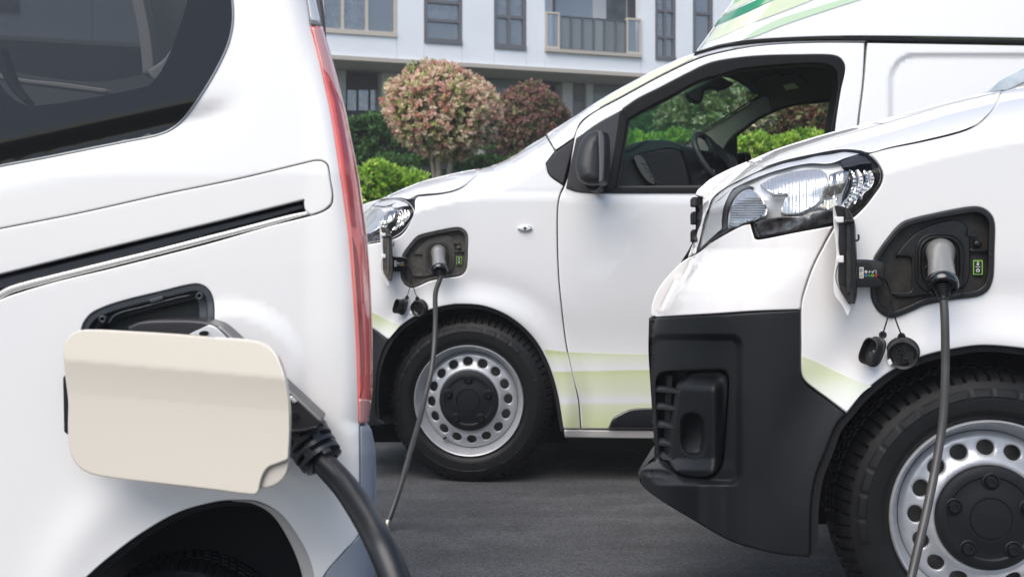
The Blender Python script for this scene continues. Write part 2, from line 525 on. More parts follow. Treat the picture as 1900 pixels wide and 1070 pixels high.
FROST = mat('blue_grey_glass_panel', (.20, .245, .27), .2, coat=.5)
CURT_REFL = mat('curtain_reflections', (.62, .59, .52), .9, noise=.9, nscale=7)  # mottled reflections of the panes put into the curtain colour
CURTG = mat('dusky_curtain', (.16, .19, .22), .9, noise=.35, nscale=4)
DOORG = mat('grey_door', (.22, .22, .22), .6)
zb = fs(640, 104)[1]                 # underside of the overhanging storeys
ztop = zb + 9.0
wins = []     # s0 s1 z0 z1
def W(x0, x1, yb, ztop_=None, ytop=None):
    s0, z0 = fs(x0, yb); s1 = fs(x1, yb)[0]
    z1 = fs(x0, ytop)[1] if ytop is not None else z0 + 2.35
    return (s0, s1, z0, z1)
def grow(w): return w
WA, WB, WC = W(596, 736, 57), W(787, 857, 76), W(917, 976, 87)
WBAL = W(1011, 1189, 90); WD = W(1216, 1253, 108); WE = W(1286, 1322, 97)
WBAL = (WBAL[0], WBAL[1], WBAL[2], WBAL[2] + 2.5)
first = [WA, WB, WC, WBAL, WD, WE]
extra = [(WE[1] + 1.0 + i * 2.2, WE[1] + 1.8 + i * 2.2, WD[2], WD[2] + 2.2) for i in range(6)] + [(WA[0] - 2.4 - i * 3, WA[0] - 1.4 - i * 3, WA[2], WA[3]) for i in range(3)]
ZT = 10.6
# the upper wall: cladding between the openings, with thin open joints
sL, sR = WA[0] - 12, WE[1] + 16
allw = sorted(first + extra)
cuts = [sL] + [x for w in allw for x in (w[0], w[1])] + [sR]
mb = MB()
for i in range(0, len(cuts), 2):          # solid stretches
    a, b = cuts[i], cuts[i + 1]
    n = max(1, round((b - a) / 1.3)); st = (b - a) / n
    for k in range(n):
        mb = MB(); fb(mb, a + k * st + .004, a + (k + 1) * st - .004, zb, ZT, 0, .22); mb.build('cladding_panel', CLAD, bld, smooth=False)
for w in allw:
    mb = MB(); fb(mb, w[0] - .0, w[1] + .0, zb + .002, w[2] - .03, 0.002, .22); mb.build('window_apron', CLAD, bld, smooth=False)
    mb = MB(); fb(mb, w[0], w[1], w[3], ZT - .002, 0.002, .22); mb.build('cladding_panel', CLAD, bld, smooth=False)
mb = MB(); fb(mb, sL, sR, zb - .07, zb - .004, -.05, .9); mb.build('floor_ledge', BEIGE, bld, smooth=False)
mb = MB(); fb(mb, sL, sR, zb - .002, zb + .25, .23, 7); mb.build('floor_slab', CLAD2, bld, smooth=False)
mb = MB(); fb(mb, sL, sR, ZT, ZT + .2, -.1, 7); mb.build('roof', BEIGE, bld, smooth=False)
mb = MB(); fb(mb, sL, sR, 0, ZT, 6.8, 7); mb.build('back_wall', CLAD2, bld, smooth=False)
def window(w, vs=(), hs=(), fr=FRAME, t=.05, curtain=CURT_REFL, cs=(0, 1), dep=.10, czl=0.0):
    s0, s1, z0, z1 = w
    m = MB()
    fb(m, s0, s1, z0 - .03, z0 + t, -.03, dep); fb(m, s0, s1, z1 - t, z1, -.0, dep)
    fb(m, s0, s0 + t, z0 + t, z1 - t, -.01, dep); fb(m, s1 - t, s1, z0 + t, z1 - t, -.01, dep)
    for v in vs: fb(m, s0 + (s1 - s0) * v - t / 2, s0 + (s1 - s0) * v + t / 2, z0 + t, z1 - t, 0.0, dep)
    for h in hs: fb(m, s0 + t, s1 - t, z0 + (z1 - z0) * h - t / 2, z0 + (z1 - z0) * h + t / 2, .002, dep - .002)
    wf = m.build('window', fr, bld, smooth=False)
    S = [0] + list(vs) + [1]; H = [0] + list(hs) + [1]
    for i in range(len(S) - 1):
        for j in range(len(H) - 1):
            m = MB(); fb(m, s0 + (s1 - s0) * S[i] + t / 2, s0 + (s1 - s0) * S[i + 1] - t / 2, z0 + (z1 - z0) * H[j] + t / 2, z0 + (z1 - z0) * H[j + 1] - t / 2, .04, .05)
            m.build('pane', glass_mat('pane_glass', (.5, .52, .55), 2.5, .02) if False else WPANE, wf, smooth=False)
    # curtain with folds behind the glass; pale mottle stands for reflections
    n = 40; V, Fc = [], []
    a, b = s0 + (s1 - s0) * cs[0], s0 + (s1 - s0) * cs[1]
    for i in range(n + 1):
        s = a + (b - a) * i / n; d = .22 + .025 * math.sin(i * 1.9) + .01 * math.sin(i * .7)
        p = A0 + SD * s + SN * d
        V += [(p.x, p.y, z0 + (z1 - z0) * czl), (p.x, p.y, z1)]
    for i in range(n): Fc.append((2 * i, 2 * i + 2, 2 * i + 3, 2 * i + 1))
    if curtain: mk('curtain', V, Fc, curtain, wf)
    m = MB(); fb(m, s0 - .1, s1 + .1, z0 - .1, z1 + .1, .9, .95); m.build('room_wall', FRAME, wf, smooth=False)
    return wf
WPANE = glass_mat('window_glass', (.86, .88, .90), 4.5, .02, add=((.55, .57, .60), .12))
window(WA, (.28, .60), (), FRAMEB, .045, CURT_REFL, (0, .62))
window(WB, (), (.15, .28, .50, .80), FRAME, .05, CURT_REFL, czl=.15)
window(WC, (.47,), (.22, .42), FRAME, .05, CURT_REFL, (0, 1), czl=.20)
window(WD, (.5,), (.16, .36), FRAME, .04, CURT_REFL, czl=.17)
window(WE, (), (.3,), FRAME, .05, CURTG)
for w in extra: window(w, (.5,), (.35,), FRAME, .05, CURTG)
# balcony: recess behind a framed glass balustrade
s0, s1, z0, z1 = WBAL
bal = MB()
fb(bal, s0 - .02, s0 + .0, z0, z1, .0, 1.3); bal.build('balcony_cheek', CLAD, bld, smooth=False)
xs = [1011, 1038, 1059, 1080, 1101, 1121, 1142, 1161, 1189]
ss = [fs(x, 90)[0] for x in xs]
hb = .585
for i in range(8):
    a, b = ss[i], ss[i + 1]
    end = i in (0, 7)
    t = .035 if end else .014
    m = MB()
    top = z0 + hb + (.04 if end else -.01)
    fb(m, a + .003, a + t, z0, top, -.03, .03); fb(m, b - t, b - .003, z0, top, -.03, .03)
    fb(m, a + t, b - t, z0, z0 + t, -.03, .03); fb(m, a + t, b - t, top - t, top, -.03, .03)
    f = m.build('balustrade_frame', FRAMEB if end else FRAME, bld, smooth=False)
    m = MB(); fb(m, a + t, b - t, z0 + t, top - t, -.005, .005); m.build('pane', WPANE if end else PANE_L, f, smooth=False)
m = MB(); fb(m, s0, s1, z0 - .06, z0 - .005, -.06, 1.2); m.build('balcony_floor', BEIGE, bld, smooth=False)
zf = z0
def seg(x0, x1, name, mt, d0, d1):
    a, b = fs(x0, 60, d0)[0], fs(x1, 60, d0)[0]
    m = MB(); fb(m, a + .002, b - .002, zf, z1, d0, d1); return m.build(name, mt, bld, smooth=False)
seg(990, 1026, 'balcony_wall', CLAD, 1.2, 1.3); seg(1030, 1100, 'balcony_screen', mat('blue_glass_screen', (.36, .44, .52), .25, coat=.4), 1.25, 1.3)
seg(1026, 1030, 'balcony_post', FRAME, 1.18, 1.26)
seg(1100, 1125, 'balcony_wall', CLAD, 1.2, 1.3); seg(1125, 1162, 'balcony_curtain', CURTG, 1.22, 1.28); seg(1162, 1215, 'balcony_wall', CLAD, 1.2, 1.3)
# ground floor, set back under the storeys above
gd = .9
def gseg(x0, x1, name, mt, d0=gd, d1=1.3, z_=0.0, zt=None):
    a, b = fs(x0, 200, d0)[0], fs(x1, 200, d0)[0]
    m = MB(); fb(m, a + .003, b - .003, z_, zt or (zb - .075), d0, d1); return m.build(name, mt, bld, smooth=False)
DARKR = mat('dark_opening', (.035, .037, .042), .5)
GPAL = mat('pale_pier', (.58, .60, .62), .6, noise=.04, nscale=2)
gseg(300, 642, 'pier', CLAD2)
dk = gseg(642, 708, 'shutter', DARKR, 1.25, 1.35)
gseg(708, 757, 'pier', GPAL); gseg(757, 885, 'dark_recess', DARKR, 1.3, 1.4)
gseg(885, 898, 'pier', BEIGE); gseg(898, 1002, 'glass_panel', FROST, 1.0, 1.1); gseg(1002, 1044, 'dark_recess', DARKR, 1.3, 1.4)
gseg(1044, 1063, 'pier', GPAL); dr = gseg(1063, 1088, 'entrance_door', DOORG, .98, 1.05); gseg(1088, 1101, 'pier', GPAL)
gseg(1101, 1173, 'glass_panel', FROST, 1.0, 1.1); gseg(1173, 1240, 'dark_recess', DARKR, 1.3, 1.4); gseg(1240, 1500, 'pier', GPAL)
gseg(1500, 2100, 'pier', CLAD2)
a_, z_ = fs(1068, 188, .96); b_, z2 = fs(1082, 175, .96)
m = MB(); fb(m, a_, b_, z_, z2, .955, .979); m.build('letter_plate', mat('letter_plate_grey', (.12, .12, .12), .4), dr, smooth=False)
for i in range(26):
    pass
m = MB()
for (x0, x1) in ((642, 663), (663, 685), (685, 708)):
    a, z_ = fs(x0, 205, 1.2); b, z2 = fs(x1, 168, 1.2); fb(m, a + .02, b - .02, z_, z2, 1.19, 1.2)
m.build('low_window', WPANE, dk, smooth=False)
m = MB()
for (x0, x1) in ((642, 663), (663, 685), (685, 708)):
    a, z_ = fs(x0, 205, 1.22); b, z2 = fs(x1, 168, 1.22); fb(m, a + .03, b - .03, z_, z2, 1.21, 1.22)
m.build('reflection_backing', CURT_REFL, dk, smooth=False)  # pale backing stands in for windows reflected in the low glass

# ------------------------------------------------------------------ plants
def leaf_mat(name, rough=.45):
    m = bpy.data.materials.new(name); m.use_nodes = True
    nt = m.node_tree; b = nt.nodes['Principled BSDF']; out = nt.nodes['Material Output']
    at = nt.nodes.new('ShaderNodeAttribute'); at.attribute_name = 'leafcol'
    nt.links.new(at.outputs['Color'], b.inputs['Base Color'])
    b.inputs['Roughness'].default_value = rough; b.inputs['Specular IOR Level'].default_value = .35
    tl = nt.nodes.new('ShaderNodeBsdfTranslucent'); nt.links.new(at.outputs['Color'], tl.inputs[0])
    mx = nt.nodes.new('ShaderNodeMixShader'); mx.inputs[0].default_value = .42
    nt.links.new(b.outputs[0], mx.inputs[1]); nt.links.new(tl.outputs[0], mx.inputs[2]); nt.links.new(mx.outputs[0], out.inputs[0])
    return m
LEAF = leaf_mat('leaf')
BARK = mat('pale_bark', (.42, .34, .27), .85, noise=.3, nscale=30)
def shoots(base, axis, n_leaf, L, palette, weights, wid=.46, spread=1.3):
    """base, axis: arrays of shoots; returns leaf quads and colours"""
    n = len(base)
    B = np.repeat(base, n_leaf, 0); A = np.repeat(axis, n_leaf, 0)
    k = len(B)
    R = RNG.normal(size=(k, 3)); R -= A * (R * A).sum(1)[:, None]; R /= np.linalg.norm(R, axis=1)[:, None]
    tilt = RNG.uniform(.15, 1, k)[:, None] * spread
    Dv = A * np.cos(tilt) + R * np.sin(tilt)
    Ln = L * RNG.uniform(.65, 1.25, k)[:, None]
    st = B + A * RNG.uniform(0, .9, k)[:, None] * L
    Sv = np.cross(Dv, A + .2 * RNG.normal(size=(k, 3))); Sv /= np.maximum(np.linalg.norm(Sv, axis=1), 1e-6)[:, None]
    Nn = np.cross(Sv, Dv)
    mid = st + Dv * Ln * .55 + Nn * Ln * .05
    V = np.stack([st, mid + Sv * Ln * wid / 2 , st + Dv * Ln - Nn * Ln * .06, mid - Sv * Ln * wid / 2], 1).reshape(-1, 3)
    pi = RNG.choice(len(palette), n, p=weights)
    pal = np.array(palette)
    C = pal[np.repeat(pi, n_leaf)]
    other = pal[RNG.choice(len(palette), k, p=weights)]
    sw = RNG.random(k) < .3
    C[sw] = other[sw]
    C = C * RNG.uniform(.7, 1.3, k)[:, None]
    return V, np.clip(C, 0, 1)
def foliage(name, V, C, parent, m=LEAF):
    n = len(V) // 4
    base = OFF[parent.name]
    me = bpy.data.meshes.new(name)
    me.vertices.add(4 * n); me.vertices.foreach_set('co', (V - np.array(base)).ravel())
    me.loops.add(4 * n); me.loops.foreach_set('vertex_index', np.arange(4 * n))
    me.polygons.add(n); me.polygons.foreach_set('loop_start', np.arange(n) * 4); me.polygons.foreach_set('loop_total', np.full(n, 4))
    me.update(calc_edges=True)
    a = me.color_attributes.new('leafcol', 'FLOAT_COLOR', 'POINT')
    a.data.foreach_set('color', np.hstack([np.repeat(C, 4, 0), np.ones((4 * n, 1))]).ravel())
    me.materials.append(m)
    o = bpy.data.objects.new(name, me); COL.objects.link(o); o.parent = parent; OFF[o.name] = base
    return o
def lump(u, seed):
    r = np.random.default_rng(seed); s = np.zeros(len(u))
    for _ in range(7):
        k = r.normal(size=3) * r.uniform(2, 5); s += np.sin(u @ k + r.uniform(0, 6)) * .035
    return 1 + s
def ball_tree(label, px, py, Y, rx, rz, palette, weights, n=900, L=.065, seed=1, group=None, inner=(.20, .20, .09), nl=11, trunk=True):
    cx, _, cz = P(px, py, Y); rx, rz = rx * Y / F, rz * Y / F
    t = thing('photinia_tree', (cx, Y, .06), label, 'tree', group)
    u = RNG.normal(size=(n, 3)); u /= np.linalg.norm(u, axis=1)[:, None]
    rad = lump(u, seed) * RNG.uniform(.86, 1.05, n)
    S = np.array([rx, rx, rz])
    base = np.array([cx, Y, cz]) + u * S * rad[:, None]
    ax = u + np.array([0, 0, .65]) + .25 * RNG.normal(size=(n, 3)); ax /= np.linalg.norm(ax, axis=1)[:, None]
    V, C = shoots(base, ax, nl, L, palette, weights)
    # inner, older leaves: dull green, larger
    n2 = n * 3
    u2 = RNG.normal(size=(n2, 3)); u2 /= np.linalg.norm(u2, axis=1)[:, None]
    b2 = np.array([cx, Y, cz]) + u2 * S * (lump(u2, seed) * RNG.uniform(.55, .86, n2))[:, None]
    V2, C2 = shoots(b2, u2, 2, L * 1.6, [inner, tuple(c * 1.8 for c in inner)], [.6, .4], wid=.6, spread=1.4)
    foliage('crown', np.vstack([V, V2]), np.vstack([C, C2]), t)
    if trunk:
        m = MB()
        for k in range(5):
            a = k * 1.3 + seed; bx, by = cx + .07 * math.cos(a), Y + .07 * math.sin(a)
            ex, ey = cx + rx * .35 * math.cos(a), Y + rx * .35 * math.sin(a)
            m.tube([(bx, by, .0), (cx * .6 + bx * .4, by, cz * .35), (bx + .03 * math.cos(a), by, cz - rz * 1.25), (ex, ey, cz - rz * .5), (ex * 1.0 + .1 * math.cos(a), ey, cz)], [.035, .03, .026, .02, .008], 8, 5)
        m.build('trunk', BARK, t)
    return t
PINK = [(.84, .52, .44), (.84, .70, .54), (.50, .56, .20), (.85, .76, .54), (.70, .30, .24), (.30, .42, .12)]
PW = [.30, .26, .12, .18, .08, .06]
DUSK = [(.36, .17, .15), (.40, .24, .20), (.20, .22, .11), (.28, .13, .12), (.12, .16, .06)]
DWt = [.3, .22, .18, .18, .12]
CRM = [(.74, .70, .50), (.62, .58, .38), (.36, .46, .18), (.20, .32, .10), (.60, .40, .32)]
CWt = [.22, .2, .25, .23, .10]
REDL = [(.24, .075, .05), (.30, .12, .07), (.10, .10, .035), (.16, .05, .04), (.05, .09, .02)]
G_ = 'clipped ball-shaped photinia trees'
ball_tree('round pink and cream leaved photinia tree in bright light between the left and middle vans', 821, 208, 11.5, 102, 80, PINK, PW, 2700, .047, 3, G_)
ball_tree('dusky red-brown photinia ball just right of the bright pink tree', 984, 228, 13.5, 68, 66, DUSK, DWt, 1700, .050, 5, G_)
ball_tree('cream and green leaved ball tree seen through the green windscreen of the middle van', 1325, 212, 10.5, 92, 72, CRM, CWt, 1200, .055, 8, G_)
ball_tree('small dark red ball tree seen through the far door window, left one', 1432, 232, 11.5, 42, 42, REDL, DWt, 500, .055, 9, G_)
ball_tree('brighter red ball tree seen through the far door window beside the rear pillar', 1528, 214, 11.5, 42, 44, REDL, DWt, 500, .055, 12, G_)
def hedge(label, x0, x1, ytop, Y, dep, palette, weights, n, L, ybot=None, lumpy=.05, seed=1, name='hedge'):
    X0, _, Z1 = P(x0, ytop, Y); X1 = P(x1, ytop, Y)[0]
    t = thing(name, ((X0 + X1) / 2, Y + dep / 2, .06), label, 'hedge')
    def pts(n, top):
        x = RNG.uniform(X0, X1, n)
        hz = Z1 + lumpy * (np.sin(x * 5.1 + seed) + .7 * np.sin(x * 11.7 + seed * 2))
        if top:
            y = RNG.uniform(Y, Y + dep, n); z = hz - RNG.uniform(0, .12, n); ax = np.stack([RNG.normal(size=n) * .3, -.15 + RNG.normal(size=n) * .3, np.ones(n)], 1)
        else:
            z = .1 + (hz - .1) * RNG.uniform(0, 1, n) ** .7; y = Y + RNG.uniform(-.03, .12, n) + .05 * np.sin(x * 7 + z * 6)
            ax = np.stack([RNG.normal(size=n) * .4, -np.ones(n) * .8, .5 + RNG.normal(size=n) * .4], 1)
        return np.stack([x, y, z], 1), ax / np.linalg.norm(ax, axis=1)[:, None]
    a, b = pts(int(n * .45), True), pts(int(n * .55), False)
    V, C = shoots(np.vstack([a[0], b[0]]), np.vstack([a[1], b[1]]), 9, L, palette, weights)
    foliage('foliage', V, C, t)
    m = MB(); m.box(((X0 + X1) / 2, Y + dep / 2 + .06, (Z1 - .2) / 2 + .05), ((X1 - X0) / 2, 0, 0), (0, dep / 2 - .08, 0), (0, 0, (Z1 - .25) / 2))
    m.build('dark_core', mat('core_shade', (.015, .022, .010), .9), t, smooth=False)  # solid core, the hedge's inner shade put into its dark colour
    return t
BRT = [(.44, .62, .08), (.28, .50, .06), (.14, .32, .04), (.54, .66, .18)]
BW = [.3, .35, .2, .15]
DKG = [(.08, .20, .05), (.06, .15, .035), (.13, .27, .07), (.03, .08, .02)]
DGW = [.35, .3, .2, .15]
hedge('tall mid green clipped hedge beneath the dark shutter of the building', 250, 760, 214, 13.6, 1.0, DKG, DGW, 6500, .06, seed=2)
hedge('bright yellow-green hedge right beside the red tail lamp of the left van', 200, 782, 322, 8.6, .9, BRT, BW, 4200, .06, seed=1, lumpy=.035)
hedge('low dark green hedge behind the trunk of the pink tree', 700, 1060, 290, 12.4, .8, DKG, DGW, 2400, .055, seed=6)
hedge('green hedge patch behind the dusky ball tree above the bonnet of the middle van', 900, 1260, 222, 14.6, .8, DKG, DGW, 2200, .06, seed=4)
hedge('bright green clipped hedge seen through the cab windows of the middle van', 1090, 1620, 257, 8.9, 1.0, BRT, BW, 3200, .055, seed=8, lumpy=.03)
hedge('dark green hedge row behind the trees seen through the cab', 1130, 1760, 205, 12.6, .9, DKG, DGW, 4200, .06, seed=9)

# ------------------------------------------------------------------ wheels
def wheel(parent, c, yaw, R=.3317, rot=0.0, label=None):
    k = R / .3317
    Rz = Matrix.Rotation(yaw, 3, 'Z'); c = Vector(c)
    ax = Rz @ Vector((0, 1, 0))
    # steel disc with sixteen oval holes
    ang = [rot + math.radians(22.5 * i) for i in range(16)]
    holes = []
    for a in ang:
        hx, hy = .1535 * math.sin(a), .1535 * math.cos(a)
        holes.append(np.array([(hx + .0195 * math.cos(t) * math.cos(a) + .0165 * math.sin(t) * math.sin(a), hy - .0195 * math.cos(t) * math.sin(a) + .0165 * math.sin(t) * math.cos(a)) for t in np.linspace(0, 2 * math.pi, 18, endpoint=False)]))
    circ = lambda r, n: np.array([(r * math.cos(t), r * math.sin(t)) for t in np.linspace(0, 2 * math.pi, n, endpoint=False)])
    S = 1000.0
    V, T, d = tri2d([circ(.1885, 120) * S] + [h * S for h in holes], 7.0, (1.2, 2.6))
    rr = np.hypot(V[:, 0], V[:, 1]) / S
    y = np.interp(rr, [0, .105, .117, .125, .135, .15, .165, .178, .1885], [.03, .026, .014, .012, .020, .031, .034, .036, .048])
    hd = np.min([segdist(h * S, V) for h in holes], axis=0)
    y = y + np.where(hd < 2.6, .003 * (1 - hd / 2.6) ** 2, 0)
    V3 = [tuple(c + Rz @ Vector((a * k / S, b_ * k, -b2 * k / S))) for (a, b2), b_ in zip(V, y)]
    V3, Fc = shell(V3, T, ax, .004, True)
    rim = MB(); rim.add(V3, Fc)
    rim.lathe([(r * k, t * k) for r, t in [(.187, .056), (.190, .050), (.194, .040), (.198, .030), (.204, .018), (.208, .006), (.2115, .0), (.2155, -.0025), (.2185, .001), (.2195, .008), (.214, .03), (.205, .08), (.19, .12), (.19, .2), (.215, .21)]], c, ax, 128)
    w = rim.build('wheel', STEEL, parent, sharp=50)
    if label: w['label'] = label
    # tyre with tread blocks and raised shoulder pads
    prof = [(.2165, .014), (.219, .008), (.224, .002), (.232, -.004), (.2425, -.0085), (.244, -.0085), (.258, -.0105), (.270, -.0095), (.2715, -.0095), (.2735, -.0095), (.288, -.0045), (.290, -.004), (.296, -.0005), (.2975, .0002), (.305, .0045), (.309, .0075), (.3115, .010), (.317, .017), (.3225, .026), (.327, .036), (.3295, .044), (.3305, .052), (.3308, .060), (.3245, .062), (.3245, .069), (.3312, .071), (.3317, .088), (.325, .090), (.325, .098), (.3317, .100), (.3317, .122), (.325, .124), (.325, .131), (.3312, .133), (.3305, .155), (.327, .172), (.317, .188), (.30, .205), (.26, .212), (.22, .20)]
    N = 432
    def mod(i, kk, r, t):
        ph = kk % 6
        blk = (kk // 6) % 2
        if 15 <= i <= 20:                              # shoulder lugs
            if ph == 0: r, t = r - .0065 * min(1, (i - 14) / 2), t + .0045
            elif i <= 16 and blk: t += .002
        elif 21 <= i <= 35 and i not in (23, 24, 27, 28, 31, 32):
            if (kk + (i // 4) * 2) % 6 == 0: r -= .0065
        elif i in (9, 10):                             # sidewall pads
            q = kk % 14
            if q > 1 and (kk // 14) % 31 not in (4, 5, 13, 20, 21): t -= .0022
        return r * k, t * k
    ty = MB(); ty.lathe(prof, c, ax, N, mod)
    ty.build('tyre', RUBBER, w, sharp=28)
    # hub cover
    hc = MB(); hc.lathe([(r * k, t * k) for r, t in [(.1175, .018), (.1172, .008), (.1150, .004), (.110, .0015), (.102, -.001), (.094, -.001), (.090, .0015), (.072, .001), (.060, -.003), (.0475, -.004), (.0462, -.0015), (.0448, -.0015), (.0435, -.0045), (.02, -.006), (0, -.006)]], c, ax, 96)
    hc.build('hub_cover', BLACK, w, sharp=30)
    for i in range(5):
        a = math.radians(72 * i)
        p = c + Rz @ Vector((.083 * k * math.sin(a), 0, .083 * k * math.cos(a)))
        bm_ = MB(); bm_.lathe([(r * k, t * k) for r, t in [(.0205, .003), (.0195, -.002), (.0165, -.0035), (.0145, -.0015), (.0135, -.0005), (.0125, -.006), (.011, -.0095), (.007, -.0095), (.0062, -.006), (0, -.006)]], p, ax, 24)
        bm_.build('bolt_cap', BLACK, w, sharp=30)
    vs = MB(); a = math.radians(214)
    p = c + Rz @ Vector((.186 * k * math.sin(a), .035, .186 * k * math.cos(a)))
    vs.tube([p, p + Rz @ Vector((.006, -.012, .004)), p + Rz @ Vector((.012, -.03, .008))], [.006, .0045, .005], 10, 3)
    vs.build('valve', BLACK, w)
    bd = MB(); bd.lathe([(.0, .075), (.185, .075), (.185, .085), (.0, .085)], c, ax, 48)
    bd.build('brake_disc', mat('brake_disc', (.16, .15, .14), .45, metal=.6, noise=.3, nscale=20), w)
    return w

# ------------------------------------------------------------------ charge port, flap and caps, shared by the two delivery vans
def T_id(q): return np.asarray(q, float)
def mk_T(ax, ay, s, bx, by): return lambda q: (np.asarray(q, float) - np.array([ax, ay])) * s + np.array([bx, by])
PORT = [(1616, 538), (1618, 510), (1621, 482), (1631, 464), (1648, 441), (1665, 421), (1681, 410), (1732, 397), (1782, 387), (1806, 384), (1822, 386), (1836, 395), (1844, 408), (1846, 425), (1845, 461), (1843, 512), (1836, 534), (1824, 545), (1810, 550), (1772, 555), (1718, 565), (1690, 577), (1665, 587), (1652, 589), (1640, 584), (1628, 575), (1618, 556)]
PORT_IN = [(1627, 536), (1629, 490), (1641, 468), (1657, 446), (1673, 428), (1688, 419), (1735, 407), (1784, 398), (1808, 395), (1822, 398), (1833, 409), (1835, 425), (1834, 461), (1832, 510), (1826, 529), (1812, 538), (1772, 544), (1716, 554), (1688, 566), (1662, 576), (1648, 576), (1636, 567), (1628, 554)]
def shrink(poly, d):
    q = np.array(poly, float); c = q.mean(0); t = np.roll(q, -1, 0) - np.roll(q, 1, 0); t /= np.hypot(t[:, 0], t[:, 1])[:, None]
    n = np.stack([-t[:, 1], t[:, 0]], 1); n *= np.sign(((c - q) * n).sum(1))[:, None]
    return [tuple(p) for p in q + n * d]
def charge_port(van, T, Yb, s, PL, PL2, PORTM):
    AXP = ((T(np.array([(1650, 500)]))[0][0] - CX) / F, 1, -.01)
    k = Yb / 2.38                                  # same real size at each van's distance
    es = 5 / (1.0 if s == 1 else 1.0)
    def pn(name, outer, dv, m, parent, holes=(), **kw):
        for a in ('r', 'dome'):
            if a in kw: kw[a] *= s
        kw.setdefault('step', 14 * s)
        kw.setdefault('axis', AXP)
        return panel(name, outer, const(Yb + dv), m, parent, holes, T=T, es=es, **kw)
    port = pn('charge_port', PORT, -.004, PL, van, [PORT_IN], r=3, thick=.03)
    pn('port_floor', PORTM, .022, PL2, port, thick=.01)
    # stepped inner panel round the socket
    inner = [(1665, 470), (1679, 452), (1700, 432), (1724, 419), (1756, 409), (1779, 409), (1791, 417), (1798, 432), (1800, 470), (1798, 515), (1788, 534), (1762, 541), (1716, 548), (1668, 552), (1655, 545), (1651, 520), (1655, 490)]
    hingehole = rrect(1667, 509, 50, 66, 8)
    pn('inner_panel', inner, .012, PL, port, [[(p[0], p[1]) for p in hingehole], rrect(1745, 488, 70, 92, 24)], r=3, thick=.018)
    pn('hinge_pocket', rrect(1667, 509, 56, 72, 8), .06, VOID, port, thick=.01)
    for i, (w, h, rr, dv) in enumerate(((92, 112, 34, .008), (80, 100, 30, .011), (68, 88, 26, .015))):
        pn('seal_ring', rrect(1745, 488, w, h, rr), dv, PL, port, [rrect(1745, 488, w - 9, h - 9, rr - 4)], r=3.2, thick=.02)
    pn('socket', rrect(1745, 488, 64, 84, 24), .030, PL, port, thick=.01)
    pn('socket_ring', ell(1745, 471, 31, 31), .02, PL, port, [ell(1745, 471, 26, 26)], r=2, thick=.012)
    pn('socket_ring', ell(1729, 506, 17, 17), .018, PL, port, [ell(1729, 506, 13, 13)], r=2, thick=.012)
    pn('socket_ring', ell(1729, 506, 10, 10), .016, PL, port, [ell(1729, 506, 7, 7)], r=1.5, thick=.012)
    pn('knob', ell(1814, 452, 8, 7), .0, PL, port, thick=.02, dome=7)
    for (x, y) in ((1741, 402), (1674, 423), (1787, 545), (1839, 474)):
        pn('rivet', ell(x, y, 2.6, 2.6), -.007, PL, port, thick=.004, r=1)
    pn('latch_bracket', [(1796, 427), (1800, 427), (1800, 433), (1810, 433), (1810, 427), (1814, 427), (1814, 438), (1796, 438)], .006, PL, port, thick=.01)
    pn('divider', [(1800, 462), (1834, 462), (1834, 467), (1800, 467)], .01, PL, port, thick=.015, r=1.2)
    # green framed label
    pn('port_label', rrect(1814.5, 496, 18, 27, 1.5), .0135, STICK_G, port, thick=.003)
    pn('label_print', rrect(1814.5, 496, 14, 23, 1), .0125, BLACKGLOSS, port, thick=.002)
    pn('lock_symbol', rrect(1814.5, 490, 4.2, 3.6, .8), .0119, STICK_W, port, thick=.001)
    pn('lock_symbol', ell(1814.5, 487.6, 1.8, 2.2), .0119, STICK_W, port, [ell(1814.5, 487.6, 1.0, 1.4)], thick=.001)
    pn('rule_mark', rrect(1814.5, 495.0, 8.5, 1.1, .3), .0119, STICK_W, port, thick=.001)
    pn('clock_symbol', ell(1814.5, 501.5, 3.4, 3.4), .0119, STICK_W, port, [ell(1814.5, 501.5, 2.4, 2.4)], thick=.001)
    pn('clock_symbol', [(1814.1, 499.5), (1814.9, 499.5), (1814.9, 501.3), (1816.6, 501.3), (1816.6, 502.1), (1814.1, 502.1)], .0119, STICK_W, port, thick=.001)
    # hinge arm and open flap, seen from its edge
    arm = pn('charge_flap', [(1580, 484), (1590, 481), (1628, 483), (1640, 487), (1641, 500), (1640, 524), (1636, 533), (1590, 533), (1578, 531)], -.035, BLACKGLOSS, van, r=3, thick=.05)
    arm['label'] = 'flap of the charge port, swung open and seen from its edge'
    zz = Yb - .035 - .0012
    def ic(name, outer, m, holes=(), z=0): return panel(name, outer, const(zz - z), m, arm, holes, T=T, es=4, thick=.0008, step=20)
    ic('sticker', [(1594.5, 495.5), (1602.5, 495.5), (1602.5, 516), (1594.5, 516)], STICK_W)
    ic('document_symbol', [(1596, 498.5), (1600.5, 498.5), (1600.5, 504), (1596, 504)], TRIM, [[(1597, 499.5), (1599.5, 499.5), (1599.5, 503), (1597, 503)]], .001)
    ic('warning_symbol', [(1598.5, 507), (1601.6, 512.8), (1595.4, 512.8)], STICK_Y, (), .001)
    ic('clock_symbol', ell(1607, 504, 2.5, 2.5), STICK_W, [ell(1607, 504, .9, .9)])
    ic('bolt_symbol', [(1614.6, 501), (1611.3, 504.6), (1613, 504.8), (1611.8, 507.4), (1615, 503.6), (1613.4, 503.4)], STICK_W)
    ic('tick_symbol', [(1616.8, 504), (1617.8, 503.2), (1619, 504.8), (1622, 501), (1622.8, 501.6), (1619.2, 506.6)], STICK_W)
    ic('mark_symbol', [(1625, 501), (1626.2, 501), (1626, 504.8), (1625.2, 504.8)], STICK_W)
    ic('mark_symbol', ell(1625.6, 506.6, .7, .7, 10), STICK_W)
